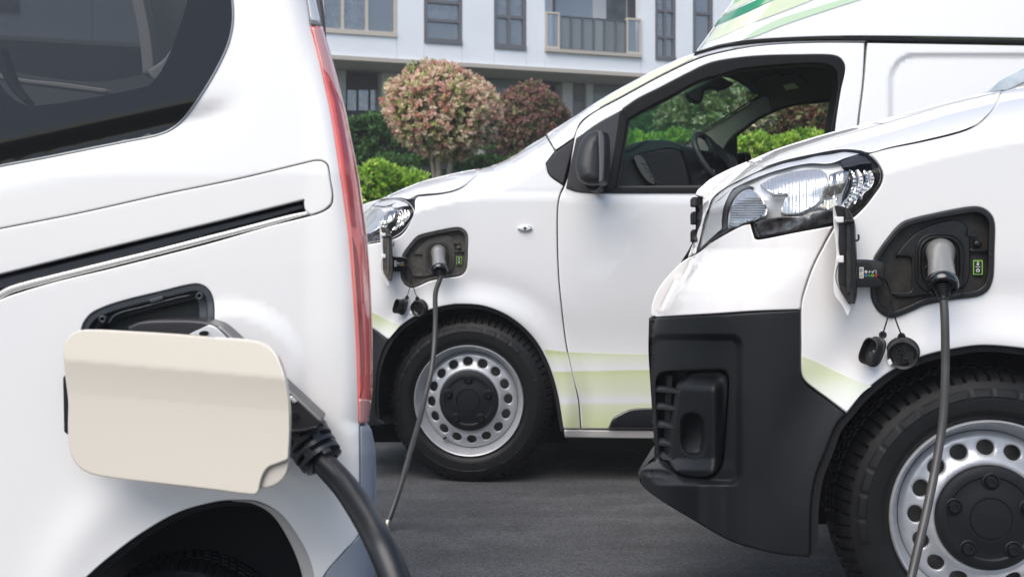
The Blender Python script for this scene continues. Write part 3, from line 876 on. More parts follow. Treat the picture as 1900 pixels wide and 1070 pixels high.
    for x, mm in ((1606.8, STICK_B), (1613.2, mat('dull_green_ink', (.1, .28, .08), .4)), (1619.2, STICK_G), (1625.6, STICK_R)):
        ic('lamp_square', rrect(x, 510.8, 4.6, 4.4, .6), mm, [rrect(x, 510.8, 2.6, 2.4, .3)])
    # flap edge: body-coloured skin and dark inner tray
    skin = [(1545, 364), (1549, 362), (1551, 372), (1556, 386), (1565, 388), (1568, 402), (1560, 405), (1557, 430), (1556, 452), (1558, 474), (1565, 476), (1565, 487), (1557, 488), (1552, 500), (1551, 520), (1560, 540), (1574, 560), (1579, 566), (1577, 578), (1573, 588), (1569, 580), (1562, 566), (1550, 551), (1547, 541), (1547, 511), (1550, 490), (1552, 470), (1550, 450), (1547, 420), (1546, 390)]
    pn('flap_skin', skin, -.075, WHITE if s == 1 else WHITE_COOL, arm, thick=.03, r=1.2, thr=55)
    tray = [(1552, 381), (1566, 384), (1574, 388), (1580, 400), (1585, 414), (1586, 440), (1588, 470), (1589, 520), (1588, 549), (1585, 563), (1574, 562), (1566, 548), (1557, 530), (1555, 500), (1558, 470), (1556, 440), (1556, 410)]
    pn('flap_tray', tray, -.085, PL, arm, thick=.085, r=3)
    pn('flap_rib', [(1568, 388), (1574, 392), (1578, 420), (1578, 540), (1572, 548), (1570, 520), (1571, 430)], -.093, PL2, arm, thick=.008, r=1.5)
    pn('flap_edge', [(1548, 381), (1563, 384), (1566, 403), (1553, 401)], -.087, PL, arm, thick=.01, r=1)
    pn('flap_tab', [(1549, 402), (1565, 402), (1566, 413), (1551, 413)], -.09, WHITE, arm, thick=.02, r=1)
    pn('flap_tab', [(1554, 474), (1565, 474), (1566, 487), (1555, 487)], -.09, WHITE, arm, thick=.02, r=1)
    pn('flap_edge', [(1558, 530), (1583, 538), (1586, 563), (1574, 563), (1566, 549)], -.09, PL2, arm, thick=.02, r=2)
    cb = MB()
    q = [T(np.array([p]))[0] for p in ((1585, 446), (1591, 446), (1593.5, 441), (1592.5, 435))]
    cb.tube([P(x, y, Yb - .05) for x, y in q], .0022, 8, 4)
    cb.build('catch_hook', PL, arm)
    q = [T(np.array([p]))[0] for p in ((1568, 411), (1584, 411))]
    cb = MB(); cb.tube([P(x, y, Yb - .095) for x, y in q], .005, 12, 2); cb.build('hinge_pin', PL, arm)
    # the two tethered protective caps
    def tp(x, y, dv): x, y = T(np.array([(x, y)]))[0]; return P(x, y, Yb + dv)
    u = 2.38 / F                                   # metres per reference pixel at the van's side
    cap1 = MB()
    c0 = Vector(tp(1622, 652, -.03))
    A = Vector((-.62, -.70, .10)).normalized()     # mouth direction
    up = Vector((.42, 0, .9)); up = (up - A * up.dot(A)).normalized(); W_ = A.cross(up)
    def stad(hw, hh, n=28):
        out = []
        for i in range(n):
            t = 2 * math.pi * i / n; cc, ss_ = math.cos(t), math.sin(t)
            out.append((hw * np.sign(cc) * abs(cc) ** .75, hh * np.sign(ss_) * abs(ss_) ** .6))
        return out
    secs = [(.50, .55, -.012), (.95, 1, -.010), (1.08, 1.08, -.006), (1.08, 1.08, .000), (.92, .94, .003), (.90, .92, .028), (.94, .96, .033), (.84, .88, .034), (.80, .84, .004), (.1, .1, .003)]
    V, Fc = [], []; n = 28
    for fw, fh, t in secs:
        V += [c0 + W_ * x * fw + up * y * fh + A * t for x, y in stad(.0185, .031)]
    for i in range(len(secs) - 1):
        for j in range(n): Fc.append((i * n + j, i * n + (j + 1) % n, (i + 1) * n + (j + 1) % n, (i + 1) * n + j))
    cap1.add(V, Fc)
    cap1.lathe([(0, -.003), (.008, -.003), (.0085, 0), (.008, .003), (.004, .003), (.004, -.003)], Vector(tp(1638, 621, -.02)), A, 14)
    cap1.box(Vector(tp(1618, 658, -.055)), W_ * .005, A * .006, up * .006)
    k1 = cap1.build('protective_cap', RUBBER_D, van, sharp=40)
    cap2 = MB(); c1 = Vector(tp(1675, 658, -.03)); A2 = Vector((-.35, -.92, -.25)).normalized()
    cap2.lathe([(0, .004), (.024, .004), (.026, .0), (.0265, .012), (.031, .016), (.0325, .010), (.031, -.004), (.0355, -.010), (.034, -.014), (.028, -.012), (0, -.012)], c1 - A2 * .01, A2, 40, up=(.3, 0, 1))
    for a, rr_, h in ((.9, .012, .014), (3.9, .012, .014), (2.4, .002, .010)):
        U2 = Vector((.3, 0, 1)); U2 = (U2 - A2 * U2.dot(A2)).normalized(); W2 = A2.cross(U2)
        cc = c1 + U2 * rr_ * math.cos(a) * 1.0 + W2 * rr_ * math.sin(a)
        cap2.lathe([(.0055, -.01), (.0055, h - .008), (.0035, h - .008), (.003, h - .014), (0, h - .014)], cc, A2, 16)
    cap2.lathe([(0, -.003), (.008, -.003), (.0085, 0), (.008, .003), (.004, .003), (.004, -.003)], Vector(tp(1673, 624, -.02)), A2, 14)
    cap2.box(Vector(tp(1693, 673, -.025)), (.009, 0, .004), (0, .005, 0), (-.003, 0, .007))
    k2 = cap2.build('protective_cap', RUBBER_D, van, sharp=40)
    panel('cap_window', [(1646, 669), (1652, 665), (1656, 674), (1650, 678)], const(Yb - .05), STICK_W, k2, T=T, thick=.002, es=6, step=20)
    for cap, path in ((k1, [(1634, 511), (1640, 516), (1648, 530), (1653, 552), (1651, 574), (1644, 600), (1638, 619)]), (k2, [(1635, 512), (1644, 520), (1651, 540), (1655, 565), (1661, 590), (1672, 620)])):
        m = MB(); m.tube([tp(x, y, -.048 if i < 2 else -.03) for i, (x, y) in enumerate(path)], .0017, 8, 6); m.build('tether', BLACK, cap)
    return port

def plug(label, T, Yb, cable_pts, cat='charging cable', m_con=CONN, m_cab=CABLE, group=None, rad=.0088):
    """grey handle, black collar, ribbed boot, cable"""
    def tp(x, y, dv): x, y = T(np.array([(x, y)]))[0]; return Vector(P(x, y, Yb + dv))
    root = thing('charging_cable', cable_pts[-1], label, cat, group)
    h = MB()
    a, b, c = tp(1745, 471, .018), tp(1745, 478, -.06), tp(1748, 524, -.10)
    # handle: rounded head in the socket then a tapered grip leaning down and out
    pts = [tp(1745, 470, .02), tp(1745, 468, -.008), tp(1745, 472, -.030), tp(1745.5, 486, -.055), tp(1747, 505, -.078), tp(1748.5, 523, -.097)]
    h.tube(pts, [.031, .031, .029, .0262, .0272, .0300], 36, 7)
    h.build('handle', m_con, root, sharp=60)
    d = (pts[-1] - pts[-2]).normalized()
    k = MB(); k.lathe([(0, -.004), (.031, -.004), (.0325, -.002), (.0325, .012), (.030, .016), (.025, .017), (.024, .012), (0, .012)], pts[-1], d, 40)
    for i in range(8):
        a_ = 2 * math.pi * i / 8
        U = d.orthogonal().normalized(); W2 = d.cross(U)
        k.lathe([(0, .019), (.002, .0188), (.0022, .016)], pts[-1] + (U * math.cos(a_) + W2 * math.sin(a_)) * .0275, d, 8)
    k.build('collar', BLACKGLOSS, root, sharp=40)
    end = tp(1751, 556, -.112)
    d2 = (end - pts[-1]).normalized(); L = (end - pts[-1]).length
    bt = MB(); prof = []
    for i in range(6):
        r0 = .0195 - .0016 * i; t = .010 + (L - .012) * i / 6
        prof += [(r0 - .0035, t), (r0, t + .0012), (r0, t + (L - .012) / 6 - .0018), (r0 - .0035, t + (L - .012) / 6 - .0006)]
    prof += [(.0100, L), (.0085, L + .003)]
    bt.lathe(prof, pts[-1], d2, 28); bt.build('strain_relief', BLACK, root, sharp=30)
    cb = MB(); cb.tube([end - d2 * .01] + [end] + [Vector(p) for p in cable_pts], rad, 16, 10)
    cb.build('cable', m_cab, root, sharp=0)
    return root

# ------------------------------------------------------------------ middle van
YM = 4.35
mid = thing('delivery_van', (P(1250, 474, YM)[0], YM + .9, 0), 'white high-roof delivery van in the middle with green stripes and open cab window', 'van')
ytopM = interp([(560, 450), (600, 430), (676, 396), (700, 374), (728, 359), (782, 337), (849, 320), (888, 313), (917, 306), (950, 291), (984, 269), (1013, 251), (1068, 215), (1119, 182), (1186, 145), (1240, 118), (1289, 99)])
def DM(x, y):
    x, y = np.asarray(x, float), np.asarray(y, float)
    Y = YM + np.where(y < 350, (350 - y) * .0004, 0)
    S = np.interp(x, [1000, 1110], [55, 20]); A = np.interp(x, [1000, 1110, 1285, 1300], [.5, .10, .05, 0])
    q = np.clip(1 - (y - ytopM(x)) / S, 0, .985)
    ql = np.clip(1 - (x - 615) / 110, 0, .985)
    q = np.where(x > 1292, 0, q)
    Y = Y + A * (1 - np.sqrt(1 - q * q)) + .4 * (1 - np.sqrt(1 - ql * ql))
    r = np.hypot(x - 872, (y - 748) * 1.0)
    Y = Y - .016 * np.exp(-((r - 180) / 22.0) ** 2) + .004 * np.exp(-((r - 225) / 20.0) ** 2)
    # waist crease of the door and flank
    Y = Y - .010 * sstep(y, 350, 372) + .010 * np.exp(-((y - 640 - (x - 1000) * .01) / 60.0) ** 2)
    return Y
AXM = (.42, 1, 0)
TM = mk_T(1731, 486, .547, 806, 478)
PORT_M = [tuple(p) for p in TM(np.array(PORT))]
hood = [(600, 432), (676, 396), (700, 374), (728, 359), (782, 337), (849, 320), (887, 313), (884, 321), (870, 335), (850, 349), (820, 357), (774, 361.5), (758, 369), (745, 367), (728, 367), (698, 371.5), (672, 380), (640, 392), (600, 445)]
panel('bonnet', hood, DM, WHITE_COOL, mid, r=2, thick=.8, axis=AXM, step=6)
fender = [(889, 314), (917, 306), (950, 291), (984, 269), (1012, 252), (1029, 281), (1013, 303), (1019, 325), (1045, 345), (1038, 362), (1034, 385), (1033, 430), (1035, 500), (1040, 560), (1050, 640), (1062, 700), (1072, 740), (1077, 795), (1046, 795), (1035, 730), (1020, 680), (1000, 640), (975, 610), (940, 584), (900, 568), (865, 564), (830, 566), (790, 577), (760, 592), (735, 612), (721, 630), (690, 608), (640, 585), (600, 560), (600, 470), (679, 454), (722, 446), (745, 436), (762, 412), (770, 388), (770, 372), (775, 365), (822, 360), (852, 352), (872, 338), (886, 324)]
panel('front_wing', fender, DM, WHITE_COOL, mid, [PORT_M], r=2.2, thick=.015, step=8)
door = [(1067, 254), (1078, 230), (1102, 210), (1152, 183), (1220, 146), (1289, 113), (1331, 100), (1407, 86), (1506, 80), (1604, 80), (1600, 152), (1590, 240), (1583, 400), (1583, 795), (1079, 795), (1074, 740), (1064, 700), (1052, 640), (1042, 560), (1037, 500), (1035.2, 430), (1036, 385), (1040, 363), (1048, 346), (1056, 320)]
winout = [(1156, 202), (1184, 183), (1222, 164), (1278, 135), (1315, 118), (1352, 110), (1409, 104), (1483, 102), (1536, 102), (1556, 106), (1566, 117), (1568, 131), (1560, 168), (1549, 243), (1540, 357), (1300, 357), (1122, 357)]
winin = [(1166, 221), (1199, 202), (1244, 179), (1296, 151), (1341, 138), (1372, 129), (1446, 121), (1521, 118), (1543, 123), (1554, 135), (1554, 165), (1541, 243), (1532, 348), (1296, 348), (1145, 348)]
dr_ = panel('front_door', door, DM, WHITE_COOL, mid, [winout], r=2.2, thick=.04, step=14)
def off(D, d): return lambda x, y: D(x, y) - d
panel('window_seal', winout, off(DM, .004), SEAL, dr_, [winin], r=2.5, thick=.09, step=8)
wi2 = shrink(winin, 6)
panel('inner_seal', shrink(winin, -3), off(DM, -.05), mat('inner_rubber', (.03, .028, .028), .5), dr_, [shrink(winin, 4)], r=2, thick=.02, step=8)
panel('a_pillar', [(1014, 249), (1068, 215), (1119, 182), (1186, 145), (1240, 118), (1289, 99), (1350, 87), (1445, 78), (1607, 74), (1607, 77), (1506, 77.5), (1407, 83.5), (1331, 97), (1288, 110), (1220, 143), (1152, 180), (1102, 207), (1077, 226), (1066, 251), (1066, 255), (1031, 278)], DM, WHITE_COOL, mid, r=1.4, thick=.05, step=9)
panel('pillar_decal', [(1112, 190), (1119, 184.5), (1186, 147.5), (1240, 120.5), (1287, 102), (1286, 108), (1220, 141), (1152, 178), (1112, 199)], off(DM, .005), GREEN_P, mid, thick=.001, step=9)
panel('roof_gutter', [(1287, 103), (1290, 97), (1350, 82), (1445, 72.5), (1600, 69.5), (1607, 67), (1614, 69.5), (1900, 75), (2050, 78), (2050, 84), (1900, 81.5), (1607, 76), (1445, 77.5), (1350, 87)], off(DM, .006), SEAL, mid, r=1.5, thick=.03, step=12)
panel('quarter_trim', [(1032, 282), (1066, 258), (1045, 342), (1034, 335), (1019, 323), (1014, 303)], off(DM, .003), TRIM, mid, r=1.5, thick=.02, step=10)
panel('mirror_base', [(1069, 257), (1110, 228), (1154, 204), (1146, 260), (1134, 320), (1122, 359), (1100, 358.5), (1070, 356), (1050, 349), (1056, 318)], off(DM, .006), TRIM, dr_, r=1.8, thick=.02, step=10)
panel('seal_strip', [(1150, 206), (1156, 203), (1163, 222), (1142, 350), (1128, 357), (1122, 357), (1136, 300)], off(DM, .010), SEAL, dr_, r=1.5, thick=.02, step=10)
panel('sill_strip', [(1122, 350), (1300, 350), (1536, 350), (1536, 358), (1122, 358)], off(DM, .009), SEAL, dr_, r=1.6, thick=.02, step=12)
# pressed side panel behind the door
def DR2(x, y):
    Y = DM(x, y); x, y = np.asarray(x, float), np.asarray(y, float)
    dx = np.maximum(1700 - x, 0); dy = np.maximum(150 - y, 0)
    d = 48 - np.where((dx > 0) & (dy > 0), np.hypot(dx, dy), np.maximum(dx, dy))   # rounded-corner inset field
    return Y + .014 * sstep(d, -7, 7)
panel('side_panel', [(1610, 80), (1900, 85), (2050, 88), (2050, 795), (1587, 795), (1587, 400), (1594, 240), (1604, 152)], DR2, WHITE_COOL, mid, r=2.2, thick=.02, step=6)
xlR = interp([(-200, 1510), (0, 1362), (36, 1334), (73, 1308), (99, 1289)])
def DRoof(x, y):
    x, y = np.asarray(x, float), np.asarray(y, float)
    q = np.clip(1 - (x - xlR(y)) / 75, 0, .985)
    q2 = np.clip(1 - (y + 150) / 60, 0, .985)
    return YM + .11 + (75 - y) * .0004 + .45 * (1 - np.sqrt(1 - np.minimum(q * q + q2 * q2, .97)))
roofp = [(1291, 96), (1308, 73), (1334, 36), (1362, -2), (1400, -58), (1470, -120), (1560, -148), (2050, -150), (2050, 74), (1607, 67), (1445, 71), (1350, 80)]
rf = panel('high_roof', roofp, DRoof, WHITE_COOL, mid, r=2, thick=1.3, axis=AXM, step=6)
panel('roof_decal', [(1324.5, 50), (1336, 34), (1362, 19), (1400, 2), (1440, -18), (1470, -18), (1434, 0), (1380, 26)], off(DRoof, .004), GREEN_D, rf, thick=.001, step=4)
panel('roof_decal', [(1362, 1), (1370, -14), (1392, -14), (1374, 0), (1359, 8)], off(DRoof, .0035), GREEN_B, rf, thick=.001, step=4)
panel('roof_decal', [(1338, 31), (1358, 9), (1375, 1), (1394, -14), (1418, -14), (1399, -1), (1362, 17)], off(DRoof, .003), GREEN_P, rf, thick=.001, step=4)
panel('roof_decal', [(1308, 80), (1324, 55), (1382, 28), (1436, 2), (1480, -18), (1545, -18), (1502, 2), (1446, 24), (1390, 45), (1340, 68)], off(DRoof, .003), GREEN_P, rf, thick=.001, step=4)
panel('roof_decal', [(1378, 74), (1400, 58), (1440, 38), (1500, 18), (1550, 3), (1600, -12), (1640, -14), (1585, 3), (1520, 24), (1450, 48), (1400, 68)], off(DRoof, .003), GREEN_F, rf, thick=.001, step=6)
ZM = lambda py: CH - (py - HY) * YM / F
G1, G2, WH = (.58, .64, .33), (.64, .69, .45), (.79, .80, .82)
zr = lambda py: (ZM(py) - ZM(800)) / (ZM(640) - ZM(800))
BANDS = gradient_vinyl('green_band_vinyl', [(0, (.60, .66, .36)), (zr(770), (.66, .71, .46)), (zr(752), (.70, .74, .54)), (zr(745), WH), (zr(725), (.70, .74, .56)), (zr(698), G2), (zr(689), G1), (zr(686), WH), (zr(675), (.76, .78, .72)), (zr(660), (.70, .75, .56)), (zr(652), G1), (1, G1)], 2, ZM(800), ZM(640))
panel('side_decal', [(1010, 648), (1046, 652), (1053, 653), (1064, 703), (1072, 742), (1075, 793), (1047, 793), (1036, 730), (1021, 676)], off(DM, .0015), BANDS, mid, thick=.001, step=10)
panel('side_decal', [(1056, 653), (1100, 655), (1210, 657), (1400, 657), (1400, 793), (1081, 793), (1076, 740), (1066, 700)], off(DM, .0015), BANDS, dr_, thick=.001, step=14)
STRIPE_M = gradient_vinyl('green_wing_vinyl', [(0, (.79, .80, .80)), (.55, (.72, .76, .60)), (1, (.62, .68, .38))], 2, ZM(628), ZM(585))
panel('wing_decal', [(689, 578), (715, 592), (742, 604), (736, 611), (722, 627), (700, 611), (689, 606)], off(DM, .0015), STRIPE_M, mid, thick=.001, step=8)
panel('rear_side_panel', [(2053, 88), (2900, 92), (2900, 795), (2053, 795)], const(YM + .11), WHITE_COOL, mid, r=2, thick=1.2, axis=AXM, step=50)
panel('rear_roof', [(2053, -150), (2900, -150), (2900, 76), (2053, 75)], const(YM + .12), WHITE_COOL, mid, r=2, thick=1.3, axis=AXM, step=50)
panel('sill', [(1047, 797), (1210, 799), (1590, 800), (2050, 803), (2050, 815), (1210, 813), (1048, 811)], off(DM, .004), mat('grey_sill', (.45, .44, .43), .4, metal=.2), mid, r=2, thick=.25, step=12)
panel('jacking_cover', [(1129, 794), (1137, 777), (1152, 767), (1172, 759), (1207, 757), (1330, 757), (1345, 794)], off(DM, .02), BLACKGLOSS, mid, r=3, thick=.03, step=10)
ind = panel('side_indicator', ell(974, 424, 14, 6.5), off(DM, .010), CHROME, mid, r=3, thick=.012, step=4)
panel('indicator_lens', ell(974, 424, 11, 4.5), off(DM, .013), SATIN, ind, r=2, thick=.004, step=4)
panel('indicator_mark', [(970, 423), (973, 422), (973, 419), (975, 419), (975, 422), (978, 423), (975, 425), (975, 428), (973, 428), (973, 425)], off(DM, .0145), BLACK, ind, thick=.001, step=8)
bm = [(600, 560), (640, 582), (689, 607), (721, 631), (709, 655), (701, 690), (698, 740), (699, 775), (720, 786), (700, 790), (600, 780)]
panel('front_bumper', bm, off(DM, -.004), BUMPER, mid, r=3, thick=.6, axis=AXM, step=14)
inner = [(612, 480), (676, 460), (770, 370), (850, 356), (888, 326), (1010, 268), (1030, 290), (1050, 350), (1115, 360), (1590, 362), (2040, 364), (2040, 794), (1050, 794), (1037, 735), (1022, 690), (1000, 648), (970, 612), (935, 586), (900, 572), (865, 568), (830, 570), (790, 581), (760, 596), (735, 616), (715, 640), (620, 590)]
panel('inner_shell', inner, off(DM, -.035), VOID, mid, [shrink(PORT_M, -5)], thick=.02, step=20)
panel('inner_shell', [(1032, 272), (1068, 222), (1119, 190), (1186, 152), (1289, 108), (1350, 93), (1560, 88), (2040, 92), (2040, 364), (1560, 360), (1556, 250), (1572, 130), (1558, 98), (1409, 98), (1350, 104), (1278, 129), (1180, 178), (1150, 200), (1112, 350), (1045, 350)], off(DM, -.035), VOID, mid, thick=.02, step=20)
archM = [(1047, 800), (1035, 730), (1020, 680), (1000, 640), (975, 610), (940, 584), (900, 568), (865, 564), (830, 566), (790, 577), (760, 592), (735, 612), (719, 633), (706, 665), (699, 700), (697, 760), (700, 790)]
archMi = [(705, 790), (702, 745), (704, 700), (712, 668), (726, 638), (742, 616), (765, 599), (793, 584), (831, 573), (865, 571), (900, 575), (937, 590), (970, 615), (994, 644), (1013, 682), (1028, 732), (1040, 800)]
panel('wheel_arch_liner', archM + archMi, off(DM, -.012), VOID, mid, thick=.42, step=12)
panel('wheel_well', [(680, 820), (690, 640), (760, 580), (865, 560), (960, 585), (1030, 660), (1055, 820)], const(YM + .36), VOID, mid, thick=.3, step=30)
ub = MB()
ub.add([(x + (y - 4.9) * .42, y, z) for y in (4.75, 6.0) for x in (-.62, 2.6) for z in (.24, .95)], [(0, 1, 3, 2), (4, 6, 7, 5), (0, 4, 5, 1), (2, 3, 7, 6), (0, 2, 6, 4), (1, 5, 7, 3)])
ub.build('underbody', VOID, mid, smooth=False)
cm = Vector(P(869, 474, YM + .01)); cm.z = .329
wheel(mid, cm, math.radians(-8), R=.342, rot=.05)
# cab
ceilM = lambda x, y: np.clip((1.725 - CH) * F / np.maximum(HY - np.asarray(y, float), 1), 4.70, 6.0)
head = [(1180, 206), (1244, 172), (1300, 140), (1345, 118), (1560, 100), (1575, 130), (1560, 184), (1512, 187.5), (1473, 192), (1434, 205), (1413, 175), (1382, 161), (1356, 146), (1341, 141), (1296, 160), (1244, 188), (1199, 209), (1170, 226)]
head = [(1331, 142), (1345, 112), (1560, 96), (1575, 130), (1562, 184), (1512, 187.5), (1473, 192), (1434, 205), (1424, 178), (1413, 174), (1382, 160), (1356, 146)]
hl = panel('headliner', head, ceilM, HEADL, mid, thick=.05, axis=(0, 0, 1), step=10)
panel('roof_console', [(1388, 166), (1393, 156), (1440, 143), (1482, 140), (1502, 160), (1470, 171), (1425, 180), (1402, 176)], lambda x, y: ceilM(x, y) - .06, HEADL, hl, r=4, thick=.05, axis=(0, .2, 1), step=7)
panel('cabin_lamp', [(1453, 158), (1474, 154), (1482, 163), (1459, 168)], lambda x, y: ceilM(x, y) - .068, mat('lamp_cover', (.35, .33, .30), .4), hl, r=1, thick=.006, step=6)
panel('console_vent', [(1402, 150), (1436, 139), (1452, 140), (1442, 148), (1412, 156)], lambda x, y: ceilM(x, y) - .07, HEADL, hl, r=1.5, thick=.006, step=6)
panel('console_switch', [(1392, 152), (1400, 150), (1401, 158), (1394, 160)], lambda x, y: ceilM(x, y) - .066, HEADL, hl, r=1.5, thick=.006, step=6)
YF = 5.55
def Dfar(x, y): return YF + .0006 * (np.asarray(y, float) - 200)
pil = [(1262, 276), (1287, 258), (1308, 245), (1348, 219), (1382, 198), (1413, 177), (1424, 175), (1436, 205), (1408, 219), (1382, 238), (1356, 258), (1345, 280), (1335, 320), (1290, 330), (1262, 300)]
fp_ = panel('far_pillar_trim', pil, Dfar, GREYTRIM, mid, r=4, thick=.06, step=8)
pathpanel('pillar_edge', [(1258, 277), (1287, 256), (1348, 216), (1382, 195), (1415, 174)], 3, off(Dfar, .01), SEAL, mid, thick=.03, step=6)
panel('far_window_frame', [(1434, 205), (1473, 192), (1512, 187), (1560, 183), (1580, 188), (1570, 250), (1560, 310), (1400, 320), (1340, 320), (1342, 279), (1352, 260), (1366, 247), (1382, 237), (1408, 218)], off(Dfar, -.03), SEAL, mid, [[(1368, 254), (1384, 241), (1410, 222), (1436, 209), (1473, 196), (1512, 191), (1556, 187), (1552, 250), (1540, 306), (1400, 306), (1369, 306)]], r=1, thick=.05, step=9)
panel('door_pillar', [(1341, 280), (1353, 259), (1367, 249), (1368, 320), (1338, 330)], off(Dfar, .02), BLACK, mid, r=2, thick=.04, step=9)
farm = panel('far_mirror', rrect(1379, 300, 30, 34, 8), const(5.75), BLACK, mid, [rrect(1376, 302, 20, 26, 5)], r=3, thick=.06, step=6)
panel('mirror_glass', rrect(1376, 302, 22, 28, 5), const(5.77), mat('mirror_glass', (.6, .62, .64), .08, metal=1, noise=.3, nscale=60), farm, thick=.01, step=10)
dash = [(1140, 300), (1148, 280), (1159, 272), (1180, 265), (1201, 260.5), (1230, 260), (1252, 264), (1265, 271), (1271, 283), (1276, 305), (1284, 330), (1290, 372), (1135, 372)]
db = panel('dashboard', dash, lambda x, y: 4.62 + .0 * np.asarray(x, float) + .0030 * np.maximum(0, 300 - np.asarray(y, float)), DASH, mid, r=7, thick=.85, axis=(.52, 1, .0), step=8)
panel('instrument_hood', [(1172, 292), (1180, 284), (1215, 276), (1245, 272), (1266, 278), (1273, 300), (1281, 330), (1286, 360), (1230, 366), (1212, 356), (1190, 325), (1174, 300)], const(4.60), mat('dark_dash_plastic', (.004, .0045, .005), .35, spec=.3), db, r=9, thick=.05, step=8)
panel('air_vent', [(1173, 290), (1190, 286), (1197, 296), (1208, 318), (1218, 338), (1216, 345), (1203, 340), (1190, 325), (1180, 308)], const(4.57), BLACKGLOSS, db, r=2.5, thick=.03, step=6)
for i in range(5):
    y0 = 302 + i * 8; x0 = 1190 + i * 5.2
    pathpanel('vent_slat', [(x0, y0), (x0 + 6, y0 + 3.2), (x0 + 12, y0 + 4)], 1.6, const(4.565), DASH, db, thick=.01, step=5)
pathpanel('dash_seam', [(1159, 281), (1180, 273), (1190, 266), (1203, 261)], 1.3, lambda x, y: 4.61 + .0030 * np.maximum(0, 300 - np.asarray(y, float)), VOID, db, thick=.003, step=5)
ds = panel('centre_screen', [(1273, 288), (1294, 289), (1300, 312), (1304, 340), (1290, 345), (1281, 320)], const(4.9), BLACKGLOSS, mid, r=2, thick=.05, step=8)
pathpanel('screen_trim', [(1272, 286), (1296, 287)], 3.5, const(4.89), SATIN, ds, thick=.02, step=6)
pathpanel('screen_trim', [(1274, 293), (1282, 310), (1290, 330), (1300, 342)], 1.6, const(4.88), SATIN, ds, thick=.02, step=6)
pathpanel('screen_trim', [(1294, 292), (1299, 308), (1303, 318)], 2.4, const(4.88), SATIN, ds, thick=.02, step=6)
# steering wheel
sw = MB(); cS = Vector(P(1323, 296, 4.85)); maj = Vector((.57, .0, -.82)).normalized(); U = maj * .135
Vd = Vector((.45, .85, .20)); Vd = (Vd - maj * Vd.dot(maj)).normalized() * .135
V, Fc = [], []
NS = 56
for i in range(NS):
    a = 2 * math.pi * i / NS; cc = cS + U * math.cos(a) + Vd * math.sin(a); rd = (cc - cS).normalized(); nn = maj.cross(Vd).normalized()
    for j in range(12):
        b = 2 * math.pi * j / 12; V.append(cc + rd * .0145 * math.cos(b) + nn * .0145 * math.sin(b))
for i in range(NS):
    for j in range(12): Fc.append((i * 12 + j, i * 12 + (j + 1) % 12, ((i + 1) % NS) * 12 + (j + 1) % 12, ((i + 1) % NS) * 12 + j))
sw.add(V, Fc)
st_ = sw.build('steering_wheel', mat('steering_leather', (.045, .047, .05), .4), mid, sharp=0)
m = MB()
for a in (2.4, .75, 4.2): m.tube([cS + nn * .02, cS + (U * math.cos(a) + Vd * math.sin(a)) * .55 + nn * .012, cS + (U * math.cos(a) + Vd * math.sin(a))], [.025, .014, .012], 10, 4)
m.lathe([(0, -.03), (.035, -.028), (.048, -.015), (.05, .03), (0, .03)], cS + nn * .02, nn, 24)
m.build('steering_hub', BLACK, st_)
m = MB(); m.tube([P(1325, 320, 4.85), P(1295, 314, 4.87), P(1286, 316, 4.88)], [.012, .010, .007], 10, 4); m.build('stalk', SATIN, mid)
m = MB(); m.lathe([(0, 0), (.06, .005), (.075, .03), (.075, .12), (0, .13)], P(1338, 306, 4.98), (.1, .9, .0), 28); m.build('column_cowl', DASH, mid)
m = MB(); m.box((1.75, 4.95, .95), (1.4, 0, 0), (0, .5, 0), (0, 0, .12)); m.build('cab_floor', VOID, mid, smooth=False)
panel('rear_bulkhead', [(1568, 90), (1690, 90), (1690, 420), (1568, 420)], const(4.75), VOID, mid, thick=1.0, axis=AXM, step=60)
# interior mirror on the windscreen
rm = [(1270, 172), (1277, 167), (1300, 156), (1323, 147), (1338, 142), (1349, 149), (1361, 155), (1356, 160), (1338, 166), (1318, 164), (1308, 168), (1304, 182), (1301, 190), (1292, 191), (1281, 185)]
panel('rear_view_mirror', rm, const(4.95), BLACK, mid, r=5, thick=.05, step=6)
# windscreen between the pillars
NA, NB = [(1031, 266, 4.50), (1115, 195, 4.53), (1200, 149, 4.56), (1292, 108, 4.60)], [(1262, 277, 5.56), (1308, 245, 5.56), (1362, 210, 5.56), (1415, 174, 5.56)]
V, Fc = [], []; n, kx = 12, 10
NAi = resample([(a[0], a[1]) for a in NA], 24, 60, False); NBi = resample([(a[0], a[1]) for a in NB], 16, 60, False)
for i in range(n + 1):
    t = i / n
    ia, ib = t * (len(NAi) - 1), t * (len(NBi) - 1)
    pa = NAi[int(ia)] + (NAi[min(int(ia) + 1, len(NAi) - 1)] - NAi[int(ia)]) * (ia % 1)
    pb = NBi[int(ib)] + (NBi[min(int(ib) + 1, len(NBi) - 1)] - NBi[int(ib)]) * (ib % 1)
    a, b = Vector(P(*pa, 4.5 + .1 * t)), Vector(P(*pb, 5.56))
    for j in range(kx + 1):
        s = j / kx; p = a.lerp(b, s); V.append(p)
for i in range(n):
    for j in range(kx): Fc.append((i * (kx + 1) + j, i * (kx + 1) + j + 1, (i + 1) * (kx + 1) + j + 1, (i + 1) * (kx + 1) + j))
mk('windscreen', V, Fc, GREENGLASS, mid)
